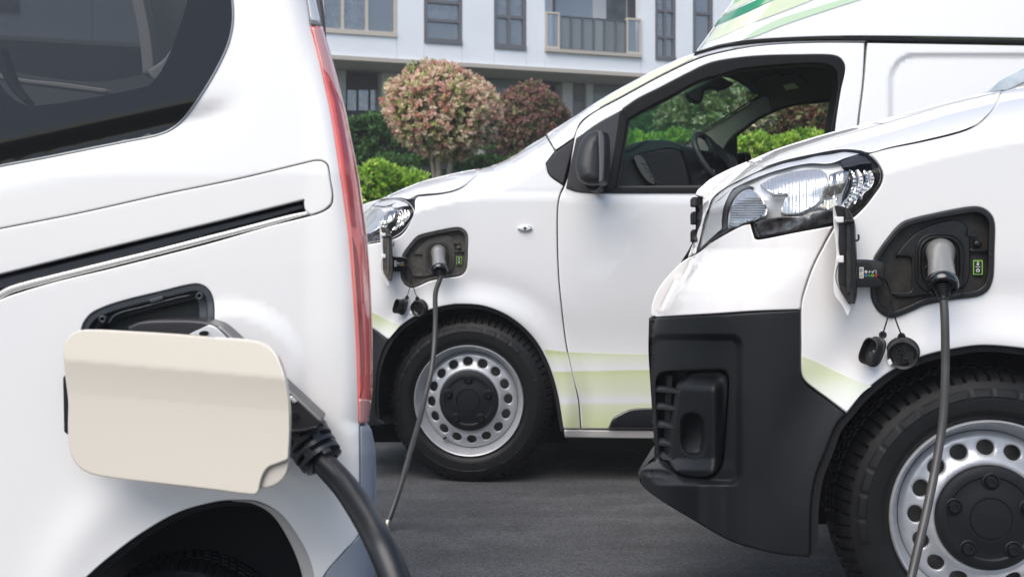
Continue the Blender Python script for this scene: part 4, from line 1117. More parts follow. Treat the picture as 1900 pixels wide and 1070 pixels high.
# door mirror
def Dmir(x, y): return 4.15 - .0006 * (np.asarray(y, float) - 240) + .0 * np.asarray(x)
dm = panel('door_mirror', [(1067, 309), (1069, 290), (1075, 268), (1084, 253), (1096, 244), (1110, 241), (1119, 243), (1122, 256), (1122, 300), (1120, 337), (1113, 342), (1098, 344), (1084, 341), (1073, 332), (1069, 320)], Dmir, TRIM, dr_, dome=30, thick=.10, axis=(.3, 1, 0), step=6, sharp=60)
panel('mirror_rim', [(1109, 242), (1119, 243), (1122, 256), (1122, 300), (1120, 337), (1111, 341), (1111, 300)], off(Dmir, .003), mat('mirror_rim_grey', (.035, .036, .040), .4), dm, r=3, thick=.05, step=6)
m = MB(); m.tube([P(1100, 340, 4.2), P(1108, 346, 4.3), P(1112, 345, 4.37)], [.03, .028, .03], 12, 4); m.build('mirror_arm', BLACK, dm)
charge_port(mid, TM, YM, .547, DUSTY2, BROWNISH2, PORT)

# ------------------------------------------------------------------ right van
YR = 2.38
rt = thing('delivery_van', (P(1900, 474, YR)[0], YR + .9, 0), 'white delivery van at the right edge showing its whole black front bumper', 'van')
ytR = interp([(1150, 620), (1205, 575), (1218, 538), (1262, 486), (1283, 462), (1290, 400), (1299, 347), (1317, 333), (1348, 316), (1387, 299), (1445, 275), (1540, 246), (1642, 220), (1748, 191), (1824, 174), (1858, 168), (1960, 150)])
xlRt = interp([(150, 1290), (346, 1290), (366, 1284), (400, 1284), (462, 1276), (488, 1262), (515, 1235), (540, 1218), (565, 1210), (587, 1205), (700, 1204), (790, 1210), (850, 1214), (872, 1184), (890, 1186), (940, 1186), (1100, 1186)])
def DRt(x, y):
    x, y = np.asarray(x, float), np.asarray(y, float)
    qt = np.clip(1 - (y - ytR(x)) / np.interp(x, [1300, 1500], [60, 105]), 0, 1)
    wl = sstep(x, 1225, 1380)
    xl_ = xlRt(y) * (1 - wl) + np.where(y < 587, xlRt(y), 1205) * wl
    ql = np.clip(1 - (x - xl_) / np.interp(y, [300, 420, 900], [170, 260, 290]), 0, 1)
    q = np.minimum(qt * qt + ql ** 2.4, .975)
    Y = YR + np.interp(x, [1200, 1500], [.5, .6]) * (1 - np.sqrt(1 - q))
    r = np.hypot(x - 1845, y - 965)
    Y = Y - .014 * np.exp(-((r - 330) / 38.0) ** 2) + .004 * np.exp(-((r - 420) / 35.0) ** 2)
    return Y
AXR = (.24, 1, 0)
hood = [(1301, 347), (1317, 333), (1348, 316), (1387, 299), (1445, 275), (1540, 246), (1642, 220), (1748, 191), (1824, 174), (1858, 169), (1843, 200), (1817, 226), (1786, 241), (1711, 260), (1650, 273), (1612, 283), (1596, 280), (1561, 277.5), (1507, 286), (1453, 298), (1419, 308), (1404, 304), (1389, 302)]
panel('bonnet', [(1389, 298.5), (1445, 275), (1540, 246), (1642, 220), (1748, 191), (1824, 174), (1858, 169), (1843, 200), (1817, 226), (1786, 241), (1711, 260), (1650, 273), (1613, 283), (1596, 279), (1561, 277), (1507, 286), (1453, 298), (1419, 309), (1404, 303)], DRt, WHITE, rt, r=3, thick=.8, axis=AXR, step=7)
nose = [(1290, 362), (1295, 352), (1301, 347), (1317, 333), (1348, 316), (1385, 300), (1402, 306), (1415, 313), (1378, 331), (1346, 348), (1322, 367), (1313, 388), (1306, 410), (1297, 449), (1290, 470), (1276, 478), (1290, 440), (1302, 408), (1304, 366)]
panel('nose_panel', nose, DRt, WHITE, rt, r=2.5, thick=.5, axis=AXR, step=4)
bw = [(1294, 470), (1324, 448), (1357, 429), (1380, 418), (1392, 416), (1396, 430), (1400, 443), (1408, 445), (1475, 432), (1546, 419), (1528, 452), (1506, 496), (1488, 549), (1484.5, 574), (1400, 577), (1320, 582), (1208, 588), (1208, 575), (1211, 560), (1219, 540), (1236, 516), (1263, 488), (1276, 479)]
panel('upper_bumper', bw, DRt, WHITE, rt, r=3, thick=.5, axis=AXR, step=12)
fend = [(1616, 285), (1650, 276), (1711, 264), (1787, 245), (1820, 229), (1846, 202), (1861, 170), (1900, 160), (2060, 130), (2060, 645), (1960, 655), (1900, 646), (1827, 640), (1779, 645), (1713, 660), (1656, 686), (1603, 727), (1571, 766), (1540, 742), (1514, 723), (1495, 707), (1488, 692), (1487, 640), (1487, 575), (1491, 550), (1509, 497), (1531, 453), (1550, 419), (1578, 408), (1604, 385), (1623, 361), (1636, 341), (1639, 322), (1630, 301)]
panel('front_wing', fend, DRt, WHITE, rt, [PORT], r=3, thick=.02, step=8)
blk = [(1204, 590), (1320, 584), (1400, 579), (1484, 575), (1484.5, 640), (1485, 693), (1493, 710), (1512, 726), (1540, 745), (1569, 768), (1551, 789), (1532, 836), (1513, 884), (1504, 941), (1502, 1033), (1455, 1029), (1398, 1017), (1351, 1001), (1279, 960), (1222, 925), (1189, 897), (1184, 873), (1200, 858), (1214, 846), (1214, 800), (1210, 760), (1206, 703), (1203, 650)]
fogrec = [(1217, 705), (1222, 694), (1232, 689), (1290, 687), (1340, 686), (1350, 692), (1353, 706), (1350, 760), (1347, 800), (1343, 850), (1336, 872), (1322, 884), (1300, 888), (1270, 884), (1240, 872), (1224, 858), (1220, 800), (1217, 750)]
def DBk(x, y):
    """the bumper: a raised frame round the lamp recess and a step at the lip"""
    Y = DRt(x, y); x, y = np.asarray(x, float), np.asarray(y, float)
    fx = np.maximum(np.abs(x - 1290) - 62, 0) * .9; fy = np.maximum(np.abs(y - 760) - 118, 0)
    d = np.hypot(fx, fy)
    Y = Y + .026 * (1 - sstep(d, 12, 24)) 
    Y = Y - .045 * sstep(y - (878 + (x - 1184) * .12 - np.maximum(x - 1330, 0) * .05), -7, 6) * (1 - sstep(x, 1290, 1350))
    return Y
bpn = panel('front_bumper', blk, DBk, BUMPER, rt, [fogrec], r=4, thick=.35, axis=AXR, step=5)
panel('lamp_recess', shrink(fogrec, -6), off(DBk, -.08), BLACK, bpn, thick=.02, step=20)
for y0, x0, x1 in ((723, 1217, 1262), (755, 1216, 1257), (789, 1217, 1252), (822, 1218, 1249), (848, 1223, 1247)):
    panel('slat', [(x0, y0 - 1), (x0 + 14, y0 - 2), (x1, y0 + 3), (x1 + 2, y0 + 8), (x0 + 16, y0 + 5), (x0, y0 + 4)], off(DBk, -.006), TRIM, bpn, r=1.5, thick=.075, step=8)
pathpanel('recess_post', [(1243, 696), (1240, 760), (1238, 862)], 9, off(DBk, -.05), BLACK, bpn, thick=.02, step=8)
bez = [(1262, 722), (1272, 706), (1284, 691), (1320, 689.5), (1338, 690), (1348, 696), (1350.5, 710), (1348, 760), (1344, 810), (1340, 850), (1332, 870), (1319, 881), (1300, 885), (1270, 881), (1252, 872), (1247, 855), (1250, 800), (1256, 760)]
fog = [(1265, 775), (1272, 767), (1283, 765), (1298, 770), (1307, 783), (1309, 805), (1310, 825), (1303, 843), (1290, 846), (1274, 841), (1264, 828), (1262, 805)]
def DBez(x, y): return DBk(x, y) + .034 - .046 * sstep(np.asarray(y, float), 692, 724) * (1 - sstep(np.asarray(x, float), 1320, 1348))
fz = panel('lamp_bezel', bez, DBez, BUMPER, bpn, [fog], r=3.5, thick=.06, step=7, dome=0)
def Dcup(x, y): return DBk(x, y) + .02 + .05 * (1 - sstep(np.asarray(y, float), 800, 846))
panel('lamp_cup', shrink(fog, -4), Dcup, mat('grey_cup_plastic', (.030, .031, .034), .3), fz, thick=.01, step=7)
pathpanel('bezel_crease', [(1272, 762), (1295, 757), (1318, 752)], [2.5, 2, .6], off(DBez, .0), VOID, fz, thick=.002, step=6)
ZR = lambda py: CH - (py - HY) * YR / F
STR_R = gradient_vinyl('green_wing_vinyl_near', [(0, (.80, .80, .80)), (.25, (.77, .78, .73)), (.7, (.73, .76, .62)), (1, (.66, .71, .46))], 2, ZR(765), ZR(690))
panel('wing_decal', [(1489, 661), (1512, 670), (1545, 686), (1580, 702), (1617, 716), (1601, 727), (1571, 762), (1541, 740), (1515, 721), (1497, 706), (1490, 692)], off(DRt, .0015), STR_R, rt, thick=.001, step=10)
archR = [(1504, 1030), (1505, 1000), (1506, 941), (1514, 884), (1533, 836), (1552, 789), (1571, 765), (1603, 727), (1656, 686), (1713, 660), (1779, 645), (1827, 640), (1900, 646), (1960, 655), (2060, 700), (2120, 800)]
archRi = [(2108, 812), (2050, 712), (1955, 668), (1898, 658), (1827, 652), (1781, 657), (1718, 672), (1663, 697), (1612, 738), (1580, 775), (1562, 797), (1545, 842), (1527, 890), (1519, 945), (1518, 1000), (1517, 1030)]
panel('wheel_arch_liner', archR + archRi, off(DRt, -.010), VOID, rt, thick=.42, step=14)
panel('wheel_well', [(1530, 940), (1560, 800), (1650, 690), (1830, 640), (2100, 680), (2150, 1000), (1900, 1030), (1600, 1000)], const(YR + .34), VOID, rt, thick=.3, step=40)
panel('inner_shell', [(1310, 400), (1400, 320), (1620, 292), (1820, 250), (1870, 180), (2050, 150), (2050, 640), (1960, 652), (1900, 644), (1827, 637), (1779, 642), (1710, 657), (1650, 684), (1600, 724), (1568, 764), (1545, 790), (1520, 860), (1505, 930), (1400, 960), (1300, 900), (1270, 700), (1260, 560), (1330, 480)], lambda x, y: DRt(x, y) + .20, VOID, rt, [shrink(PORT, -6)], thick=.02, step=20)
for xx in (0,):
    panel('seam_backing', [(1484, 640), (1486, 560), (1508, 490), (1548, 418), (1600, 385), (1634, 340), (1610, 290), (1700, 262), (1815, 230), (1858, 172), (1875, 180), (1830, 245), (1720, 280), (1650, 300), (1650, 350), (1610, 400), (1560, 440), (1520, 500), (1500, 600), (1500, 700), (1560, 750), (1560, 768), (1480, 715)], off(DRt, -.024), VOID, rt, thick=.01, step=14)
ub = MB(); ub.add([(x + (y - 2.9) * .3, y, z) for y in (2.8, 4.1) for x in (.78, 3.4) for z in (.22, .9)], [(0, 1, 3, 2), (4, 6, 7, 5), (0, 4, 5, 1), (2, 3, 7, 6), (0, 2, 6, 4), (1, 5, 7, 3)])
ub.build('underbody', VOID, rt, smooth=False)
cr_ = Vector(P(1838, 474, YR + .02)); cr_.z = .3317
wheel(rt, cr_, math.radians(-5), rot=.0)
charge_port(rt, T_id, YR, 1, DUSTY, BROWNISH, PORT)
# the rest of the near van beyond the frame
panel('front_door', [(2064, 128), (2200, 20), (2340, -110), (2480, -170), (3300, -190), (3300, 1010), (2180, 1010), (2158, 900), (2122, 800), (2064, 704)], const(YR + .003), WHITE, rt, [[(2230, 110), (2360, -40), (2470, -110), (2900, -120), (2900, 110)]], r=3, thick=.6, axis=(.45, 1, 0), step=40)
panel('door_window', [(2225, 114), (2358, -44), (2468, -115), (2905, -125), (2905, 114)], const(YR + .02), TINTGLASS, rt, thick=.004, step=60)
panel('high_roof', [(2330, -120), (2480, -180), (3300, -200), (3300, -520), (2640, -520)], const(YR + .02), WHITE, rt, r=4, thick=1.4, axis=(.45, 1, 0), step=40)
# windscreen corner and grille
panel('windscreen_corner', [(1828, 174), (1842, 161), (1856, 149), (1900, 127), (1960, 100), (1960, 130), (1900, 153), (1868, 168), (1858, 168)], lambda x, y: YR + .62 + 0 * np.asarray(x, float), mat('windscreen_pale', (.45, .52, .58), .08, coat=1, noise=.25, nscale=25), rt, r=1, thick=.4, axis=AXR, step=10)
gr = panel('grille', [(1285, 366), (1303, 366), (1304, 374), (1302, 410), (1292, 443), (1274, 474), (1263, 487), (1282, 455), (1290, 430), (1290, 380), (1283, 376)], off(DRt, -.01), BLACK, rt, r=2, thick=.4, axis=AXR, step=7)
for y0, y1 in ((366, 383), (393, 416), (426, 449)):
    panel('grille_block', [(1284, y0), (1291, y0 - 1), (1293, y1), (1281, y1), (1281, y0 + 4)], off(DRt, .01), TRIM, gr, r=1.5, thick=.06, axis=AXR, step=7)

# ------------------------------------------------------------------ headlights
HL = [(1417, 312), (1453, 301), (1507, 289), (1561, 280), (1582, 279), (1600, 282), (1614, 289), (1627, 302), (1636, 318), (1635, 338), (1621, 361), (1604, 383), (1582, 402), (1548, 417), (1475, 430), (1408, 442), (1402, 441), (1397, 430), (1393, 415), (1380, 416), (1357, 427), (1324, 447), (1294, 468), (1296, 452), (1306, 411), (1314, 386), (1323, 367), (1346, 348), (1378, 331)]
def headlight(van, T, D, s, white):
    DKH = BLACKGLOSS if s == 1 else SATIN
    def pn(name, outer, dv, m, parent, holes=(), f=None, **kw):
        for a in ('r', 'dome'):
            if a in kw: kw[a] *= s
        kw.setdefault('step', 10 * s)
        kw.setdefault('axis', ((T(np.array([(1500, 350)]))[0][0] - CX) / F, 1, .05))
        es = max(2.5, 5 * s)
        base = (lambda x, y: D(x, y) + dv) if f is None else (lambda x, y: D(x, y) + dv + f(x, y))
        return panel(name, outer, base, m, parent, holes, T=T, es=es, **kw)
    h = pn('headlight', HL, .055, SATIN, van, thick=.02)
    pn('dark_housing', [(1560, 306), (1600, 292), (1618, 297), (1632, 318), (1630, 338), (1602, 380), (1582, 396), (1560, 396), (1562, 370), (1574, 334)], .05, DKH, h, thick=.02, r=2)
    pn('lamp_rim', shrink(HL, 0), .004, SEAL if s == 1 else SATIN, h, [shrink(HL, 1.8)], thick=.08, r=1)
    pn('side_surround', [(1298, 462), (1300, 440), (1308, 411), (1317, 386), (1327, 368), (1348, 351), (1366, 342), (1352, 362), (1343, 384), (1339, 410), (1339, 425), (1322, 440)], .018, SATIN, h, thick=.03, r=2)
    pn('dark_surround', [(1340, 428), (1339, 410), (1343, 384), (1352, 364), (1366, 349), (1382, 343), (1398, 347), (1382, 351), (1370, 358), (1358, 374), (1350, 398), (1349, 426)], .030, mat('smoked_trim', (.06, .065, .07), .2), h, thick=.02, r=2)
    pn('chrome_strip', [(1318, 382), (1328, 366), (1350, 347), (1384, 329), (1420, 315), (1455, 303), (1508, 291), (1556, 282), (1596, 285), (1570, 293), (1540, 303), (1500, 303), (1460, 311), (1420, 323), (1384, 338), (1352, 355), (1332, 372)], .012, SATIN, h, thick=.03, r=4, f=lambda x, y: .004 * np.sin(x / (9 * s)))
    per1 = 4.2 * s
    pn('reflector', [(1350, 424), (1351, 400), (1358, 378), (1368, 363), (1379, 354), (1392, 350), (1408, 362), (1418, 375), (1424, 389), (1421, 402), (1400, 410), (1370, 420)], .022, CHROME_R, h, thick=.03, step=2.2 * s if s == 1 else 2, r=3, f=lambda x, y: .0011 * np.sin(y * 2 * np.pi / per1) + .02 * np.exp(-((x - T(np.array([(1388, 388)]))[0][0]) ** 2 + (y - T(np.array([(1388, 388)]))[0][1]) ** 2) / (30 * s) ** 2))
    per2 = 6.5 * s
    c2 = T(np.array([(1488, 356)]))[0]
    pn('reflector', [(1410, 343), (1424, 334), (1443, 326), (1465, 320), (1486, 316), (1505, 314), (1522, 315), (1533, 322), (1536, 334), (1530, 357), (1519, 378), (1500, 390), (1481, 398), (1460, 400), (1449, 398), (1449, 389), (1460, 362), (1430, 362), (1424, 354)], .018, CHROME_R, h, thick=.03, step=2.4 * s if s == 1 else 2, r=4, f=lambda x, y: .0028 * np.abs(np.sin(x * np.pi / per2)) + .026 * np.exp(-((x - c2[0]) ** 2 / (50 * s) ** 2 + (y - c2[1]) ** 2 / (36 * s) ** 2)))
    pn('shade_plate', [(1429, 366), (1462, 360), (1456, 380), (1447, 398), (1419, 402), (1422, 392)], .012, CHROME_W, h, thick=.02, r=3, f=lambda x, y: .0004 * s * (x - y))
    pn('side_reflector', [(1539, 324), (1556, 318), (1577, 317), (1570, 340), (1561, 358), (1548, 364), (1530, 366), (1536, 345)], .028, CHROME_W, h, thick=.02, r=3, step=3 * s if s == 1 else 2.5, f=lambda x, y: .002 * np.sin(x / (3.2 * s)) + .0008 * (y - T(np.array([(1550, 340)]))[0][1]) / s * .4)
    pn('side_reflector', [(1529, 370), (1545, 368), (1556, 366), (1550, 384), (1540, 390), (1516, 386)], .045, CHROME, h, thick=.02, r=2, step=3 * s if s == 1 else 2.5, f=lambda x, y: .002 * np.sin(x / (2.6 * s)))
    pn('lower_trim', [(1400, 413), (1420, 407), (1450, 402), (1485, 400), (1512, 390), (1545, 390), (1546, 414), (1475, 428), (1410, 439), (1405, 430)], .022, mat('smoked_chrome', (.12, .12, .12), .15, metal=.6, noise=.8, nscale=60), h, thick=.03, r=3, f=lambda x, y: .003 * np.sin((x + 2 * y) / (12 * s)))
    pn('lower_trim', [(1314, 446), (1330, 436), (1352, 424), (1362, 419), (1350, 430), (1332, 441), (1318, 450)], .014, TRIM, h, thick=.02, r=1.5)
    pn('eyebrow', [(1560, 300), (1585, 288), (1604, 291), (1618, 303), (1600, 304), (1580, 309), (1566, 310)], .016, TRIM if s == 1 else SATIN, h, thick=.02, r=2)
    for i, off_ in enumerate((0, 13, 25, 36)):
        x0 = 1580 + off_
        pts = [T(np.array([p]))[0] for p in ((x0 - 2, 314 + i), (x0 + 6 - i, 330), (x0 + 4 - i * 2, 350 - i * 2), (x0 - 10 - i * 2, 376 - i * 6), (x0 - 24 + i * 2, 394 - i * 8))]
        pathpanel('ribbed_fin', pts, [3 * s, 7 * s, 8 * s, 6 * s, 3 * s], (lambda dd: (lambda x, y: D(x, y) + dd + .0015 * np.sin(y * 2 * np.pi / (4.0 * s))))(.030), CHROME if i % 2 == 0 else SATIN, h, thick=.012, step=2.5)
    pn('clear_lens', shrink(HL, 1.2), .0, GLASS, h, thick=.001, step=8 * s)
    return h
headlight(rt, T_id, DRt, 1, WHITE)
TH = mk_T(1637, 281, .545, 769, 370)
headlight(mid, TH, DM, .545, WHITE_COOL)

# ------------------------------------------------------------------ charging cables of the two delivery vans
def gpt(px, Y): return ((px - CX) * Y / F, Y, .010)
YC = YR - .115
pts = [P(1753, 590, YC - .005), P(1754, 650, YC - .01), P(1753, 720, YC - .02), P(1748, 790, YC - .03), P(1737, 860, YC - .05), P(1722, 935, YC - .08), P(1706, 1005, YC - .12), P(1690, 1075, YC - .15), P(1676, 1150, YC - .2), P(1655, 1235, YC - .28), (.58, 1.78, .012), (.30, 1.62, .010), (-.10, 1.3, .010)]
plug('grey charging plug and cable hanging in front of the near wheel of the right van', T_id, YR, pts, group='charging cables of the delivery vans')
YD = YM - .12
pts = [P(808, 545, YD), P(808, 590, YD - .02), P(806, 640, YD - .06), P(800, 690, YD - .12), P(789, 735, YD - .2), P(778, 780, YD - .3), P(765, 825, YD - .4), P(748, 885, YD - .52), P(732, 935, YD - .60), P(720, 968, YD - .64)]
plug('thin grey charging cable hanging from the middle van across its front wheel', TM, YM, pts, group='charging cables of the delivery vans', rad=.0098)
cbl = [o for o in bpy.data.objects if o.name.startswith('charging_cable')][-1]
m = MB(); m.tube([P(721, 965, YD - .64), P(717, 978, YD - .65), P(713, 992, YD - .655)], .0105, 14, 4); m.build('metal_ferrule', mat('brassy_steel', (.6, .55, .48), .25, metal=.9), cbl)
m = MB(); m.tube([P(714, 988, YD - .655), P(708, 1005, YD - .67), (P(700, 1020, YD - .68)[0], YD - .70, .012), (-.46, 3.2, .010), (-.62, 2.9, .010)], .0098, 12, 6); m.build('cable_tail', CABLE, cbl)

# ------------------------------------------------------------------ left van (rear quarter)
YL = 1.72
lf = thing('passenger_van', (-.9, YL + .7, 0), 'white van at the left with red tail lamp and open cream charge flap', 'van')
xrL = interp([(-250, 545), (0, 586), (48, 599), (118, 619), (190, 638), (250, 651), (310, 663), (370, 672), (440, 681), (560, 689), (700, 692), (740, 691), (785, 686), (800, 692), (840, 698), (960, 698), (1100, 694)])
def DL(x, y):
    x, y = np.asarray(x, float), np.asarray(y, float)
    q = np.clip(1 - (xrL(y) - x) / 60, 0, .975)
    Y = YL + .07 * (1 - np.sqrt(1 - q * q)) + np.where(y < 320, (320 - y) * .00010, 0)
    r = np.hypot((x - 378), (y - 1200) * .95)
    Y = Y - .006 * np.exp(-((r - 300) / 45.0) ** 2)
    # shoulder under the window, and a hollow added to echo a reflected arc
    d = (y - (305 - (x - 0) * .22))
    Y = Y + .010 * np.exp(-((d - 0) / 28.0) ** 2) * (1 - sstep(x, 380, 460))
    r2 = np.hypot(x - 430, (y - 700) * 1.0)
    Y = Y + .006 * sstep(r2, 110, 150) * (1 - sstep(x, 560, 620))
    return Y
AXL = (-.28, 1, 0)
WIN = [(-80, -60), (425, -60), (432, 0), (433, 40), (425, 80), (408, 119), (385, 160), (357, 202), (337, 226), (316, 242), (290, 252), (240, 262), (150, 280), (80, 294), (0, 309), (-80, 326)]
CPORT = [(151, 612), (160, 591), (176, 577), (220, 560), (300, 540), (355, 527), (374, 528), (389, 539), (397, 560), (398, 600), (396, 660), (388, 720), (372, 760), (330, 780), (240, 800), (190, 795), (165, 770), (152, 720)]
lampL = [(577, 49), (590, 100), (601, 150), (615, 215), (628, 300), (640, 380), (649, 450), (656, 540), (662, 640), (664, 700), (666, 786)]
lampR = [(684, 783), (690, 740), (692, 700), (689, 560), (681, 440), (672, 370), (663, 310), (651, 250), (638, 190), (619, 118), (599, 50)]
seamU = [(-80, 441), (0, 425.5), (150, 396), (300, 362.5), (450, 331.5), (560, 305), (588, 299), (600, 301), (607, 308), (612, 335), (616, 362), (614, 378), (600, 390), (576, 399)]
railb = [(568, 392), (565, 385), (564, 370), (480, 391), (400, 411), (200, 459), (0, 508), (-80, 527)]
slotlow = [(-80, 556), (0, 537), (100, 513), (200, 487), (300, 462), (400, 436), (500, 409), (568, 392)]
railc = [(-80, 578), (0, 556), (20, 548), (100, 524), (200, 500), (300, 475), (400, 449), (500, 420), (576, 401)]
archL = [(120, 1110), (160, 1070), (200, 1035), (260, 990), (330, 950), (400, 930), (440, 927), (480, 930), (520, 952), (550, 990), (575, 1038), (598, 1110)]
bodyU = [(-80, -200), (400, -220), (549, -180), (560, -60), (574, 40), (576, 50)] + lampL[1:] + [(667, 900), (667, 985), (636, 1024), (600, 1068), (590, 1110)] + archL[::-1][1:] + [(-80, 1110), (-80, 580)] + railc[1:] + [(602, 392), (616, 380), (618.5, 362), (614, 335), (609.5, 307), (601, 299), (588, 296.5), (560, 302.5), (450, 329), (300, 360), (150, 393.5), (0, 423), (-80, 438)]
panel('body_side', bodyU, DL, WHITE, lf, [WIN, CPORT], r=2.5, thick=.012, step=13, thr=50)
panel('rail_cover', seamU + railb, off(DL, .0015), WHITE, lf, r=2.5, thick=.015, step=12)
panel('corner_panel', [(560, -180), (563, -60), (577, 38), (595, 40), (586, 0), (575, -60), (562, -180)], DL, WHITE, lf, r=2, thick=.6, axis=AXL, step=10)
panel('corner_clip', [(575, 40), (594, 41), (595, 46), (577, 46)], off(DL, .004), mat('clip_grey', (.25, .25, .25), .4), lf, r=1, thick=.01, step=8)
sl = panel('rail_slot', [(570, 364)] + [(480, 386), (400, 405), (200, 453), (0, 502), (-80, 520)] + [(-80, 560)] + slotlow[1:] , off(DL, -.045), VOID, lf, thick=.02, step=20)
pathpanel('rail_lip', [(566, 381), (500, 399), (400, 424), (200, 476), (0, 526), (-80, 546)], [9, 12, 15, 17, 18, 19], off(DL, -.022), mat('slot_grey_plastic', (.045, .05, .06), .35), lf, thick=.02, step=10, r=3)
pathpanel('door_rail', [(574, 394), (540, 402), (500, 413), (400, 439), (300, 465), (200, 490), (100, 515), (20, 537), (-10, 552), (-80, 570)], [7, 11, 11, 12, 12, 13, 13, 14, 14, 14], off(DL, -.002), RAIL, lf, thick=.02, step=5, r=5)
panel('window_trim', WIN, off(DL, .002), mat('grey_window_trim', (.25, .27, .28), .3, metal=.3), lf, [shrink(WIN, 3)], r=1, thick=.012, step=14)
wg = panel('side_window', shrink(WIN, 2.6), off(DL, -.001), TINTGLASS, lf, thick=.003, step=10)
panel('window_border', shrink(WIN, 2), off(DL, -.006), BLACKGLOSS, wg, [[(-60, -40), (360, -40), (330, 60), (300, 130), (276, 160), (200, 176), (90, 194), (45, 194), (10, 170), (-20, 120), (-60, 60)]], thick=.003, step=8)
# dim interior behind the tinted glass
it = MB(); it.add([(-2.0, 2.9, .6), (-.5, 2.9, .6), (-.5, 2.9, 2.2), (-2.0, 2.9, 2.2)], [(0, 1, 2, 3)])
panel('far_interior', [(-200, -200), (560, -200), (600, 100), (560, 340), (-200, 380)], const(2.6), mat('interior_grey', (.10, .10, .10), .8), lf, [[(-100, -150), (230, -150), (245, 0), (270, 120), (262, 140), (180, 152), (60, 140), (20, 130), (-100, 60)]], thick=.05, step=40)
panel('far_glass', [(-110, -160), (250, -160), (275, 10), (280, 160), (-110, 160)], const(2.63), TINTGLASS, lf, thick=.004, step=60)
pathpanel('far_pillar', [(240, -60), (262, 30), (272, 90), (276, 138)], 22, const(2.5), GREYTRIM, lf, thick=.05, step=15, r=4)
pathpanel('interior_trim', [(380, -40), (360, 50), (320, 115), (280, 142)], [44, 40, 34, 24], const(2.3), mat('pale_trim', (.32, .32, .31), .7), lf, thick=.05, step=15, r=6)
pathpanel('seat_belt_rail', [(-10, 140), (40, 150), (110, 158), (200, 170)], [10, 8, 10, 8], const(2.2), GREYTRIM, lf, thick=.03, step=12, r=3)
pathpanel('interior_handle', [(-6, 90), (8, 130), (26, 165), (50, 190)], [16, 16, 12, 8], const(2.1), BLACK, lf, thick=.03, step=12, r=4)
# tail lamp
tl_ = panel('tail_lamp', lampL + lampR, off(DL, .004), RED, lf, r=6, thick=.25, axis=AXL, step=9)
panel('pale_lens', [(580, 52), (598, 53), (617, 118), (636, 190), (649, 250), (645, 240), (636, 200), (624, 170), (610, 140), (600, 128), (592, 100)], off(DL, .0065), RED_P, tl_, r=1.5, thick=.002, step=9)
pathpanel('dark_strip', [(612, 150), (625, 190), (638, 260), (650, 350), (658, 420)], [2, 7, 9, 8, 6], off(DL, .0065), RED_D, tl_, thick=.002, step=9)
pathpanel('dark_strip', [(652, 440), (660, 470), (667, 560), (672, 650), (672, 720), (668, 738)], [4, 8, 7, 6, 5, 3], off(DL, .0065), RED_D, tl_, thick=.002, step=9)
pathpanel('lens_edge', [(598, 54), (618, 122), (637, 194), (650, 254), (662, 314), (671, 374), (680, 444), (688, 564), (690.5, 700), (688, 742)], 1.8, off(DL, .006), RED_P, tl_, thick=.004, step=9)
pathpanel('lens_rib', [(641, 360), (652, 440), (660, 540), (666, 640), (668, 700)], 2.2, off(DL, .0075), RED_P, tl_, thick=.002, step=9)
panel('lamp_foot', [(667, 740), (688, 742), (684, 780), (667, 785)], off(DL, .0068), RED_P, tl_, r=2, thick=.004, step=9)
# rear bumper corner
panel('rear_bumper', [(669, 790), (685, 789), (690, 800), (697, 841), (698, 960), (697, 1032), (690, 1110), (596, 1110), (603, 1068), (638, 1026), (669, 990)], off(DL, .003), BLUEGREY, lf, r=3, thick=.4, axis=AXL, step=10)
panel('arch_lip', [(520, 950), (552, 988), (578, 1038), (602, 1110), (570, 1110), (556, 1050), (535, 1000), (505, 955), (470, 934), (430, 929), (470, 929)], off(DL, -.012), mat('lip_beige', (.45, .43, .40), .5), lf, r=3, thick=.06, step=8)
panel('wheel_arch_liner', archL + [(583, 1110), (562, 1045), (540, 1000), (514, 965), (478, 942), (440, 938), (402, 941), (335, 961), (268, 1000), (208, 1045), (168, 1080), (135, 1110)], off(DL, -.02), VOID, lf, thick=.3, step=12)
panel('wheel_well', [(80, 1150), (150, 1040), (300, 930), (440, 900), (560, 930), (620, 1150)], const(YL + .26), VOID, lf, thick=.2, step=40)
panel('inner_shell', [(-80, 330), (300, 262), (430, 150), (450, -150), (540, -150), (580, 100), (610, 300), (640, 600), (650, 980), (590, 1050), (550, 980), (500, 935), (440, 922), (330, 945), (200, 1030), (120, 1105), (-80, 1105)], off(DL, -.07), VOID, lf, [shrink(CPORT, -4)], thick=.02, step=30)
ub = MB(); ub.add([(x - (y - 1.95) * .3, y, z) for y in (2.05, 3.0) for x in (-2.2, -.42) for z in (.2, .62)], [(0, 1, 3, 2), (4, 6, 7, 5), (0, 4, 5, 1), (2, 3, 7, 6), (0, 2, 6, 4), (1, 5, 7, 3)])
ub.build('underbody', VOID, lf, smooth=False)
ub = MB(); ub.add([(x, y, z) for y in (1.84, 1.88) for x in (-1.2, -.36) for z in (.1, .5)], [(0, 1, 3, 2), (4, 6, 7, 5), (0, 4, 5, 1), (2, 3, 7, 6), (0, 2, 6, 4), (1, 5, 7, 3)])
panel('mud_flap', [(-80, 1104), (100, 1108), (60, 1400), (-80, 1400)], const(YL + .01), BLACK, lf, thick=.03, step=60)
cw = Vector(P(330, 474, YL + .17)); cw.z = .19
wheel(lf, cw, 0.0, R=.19)
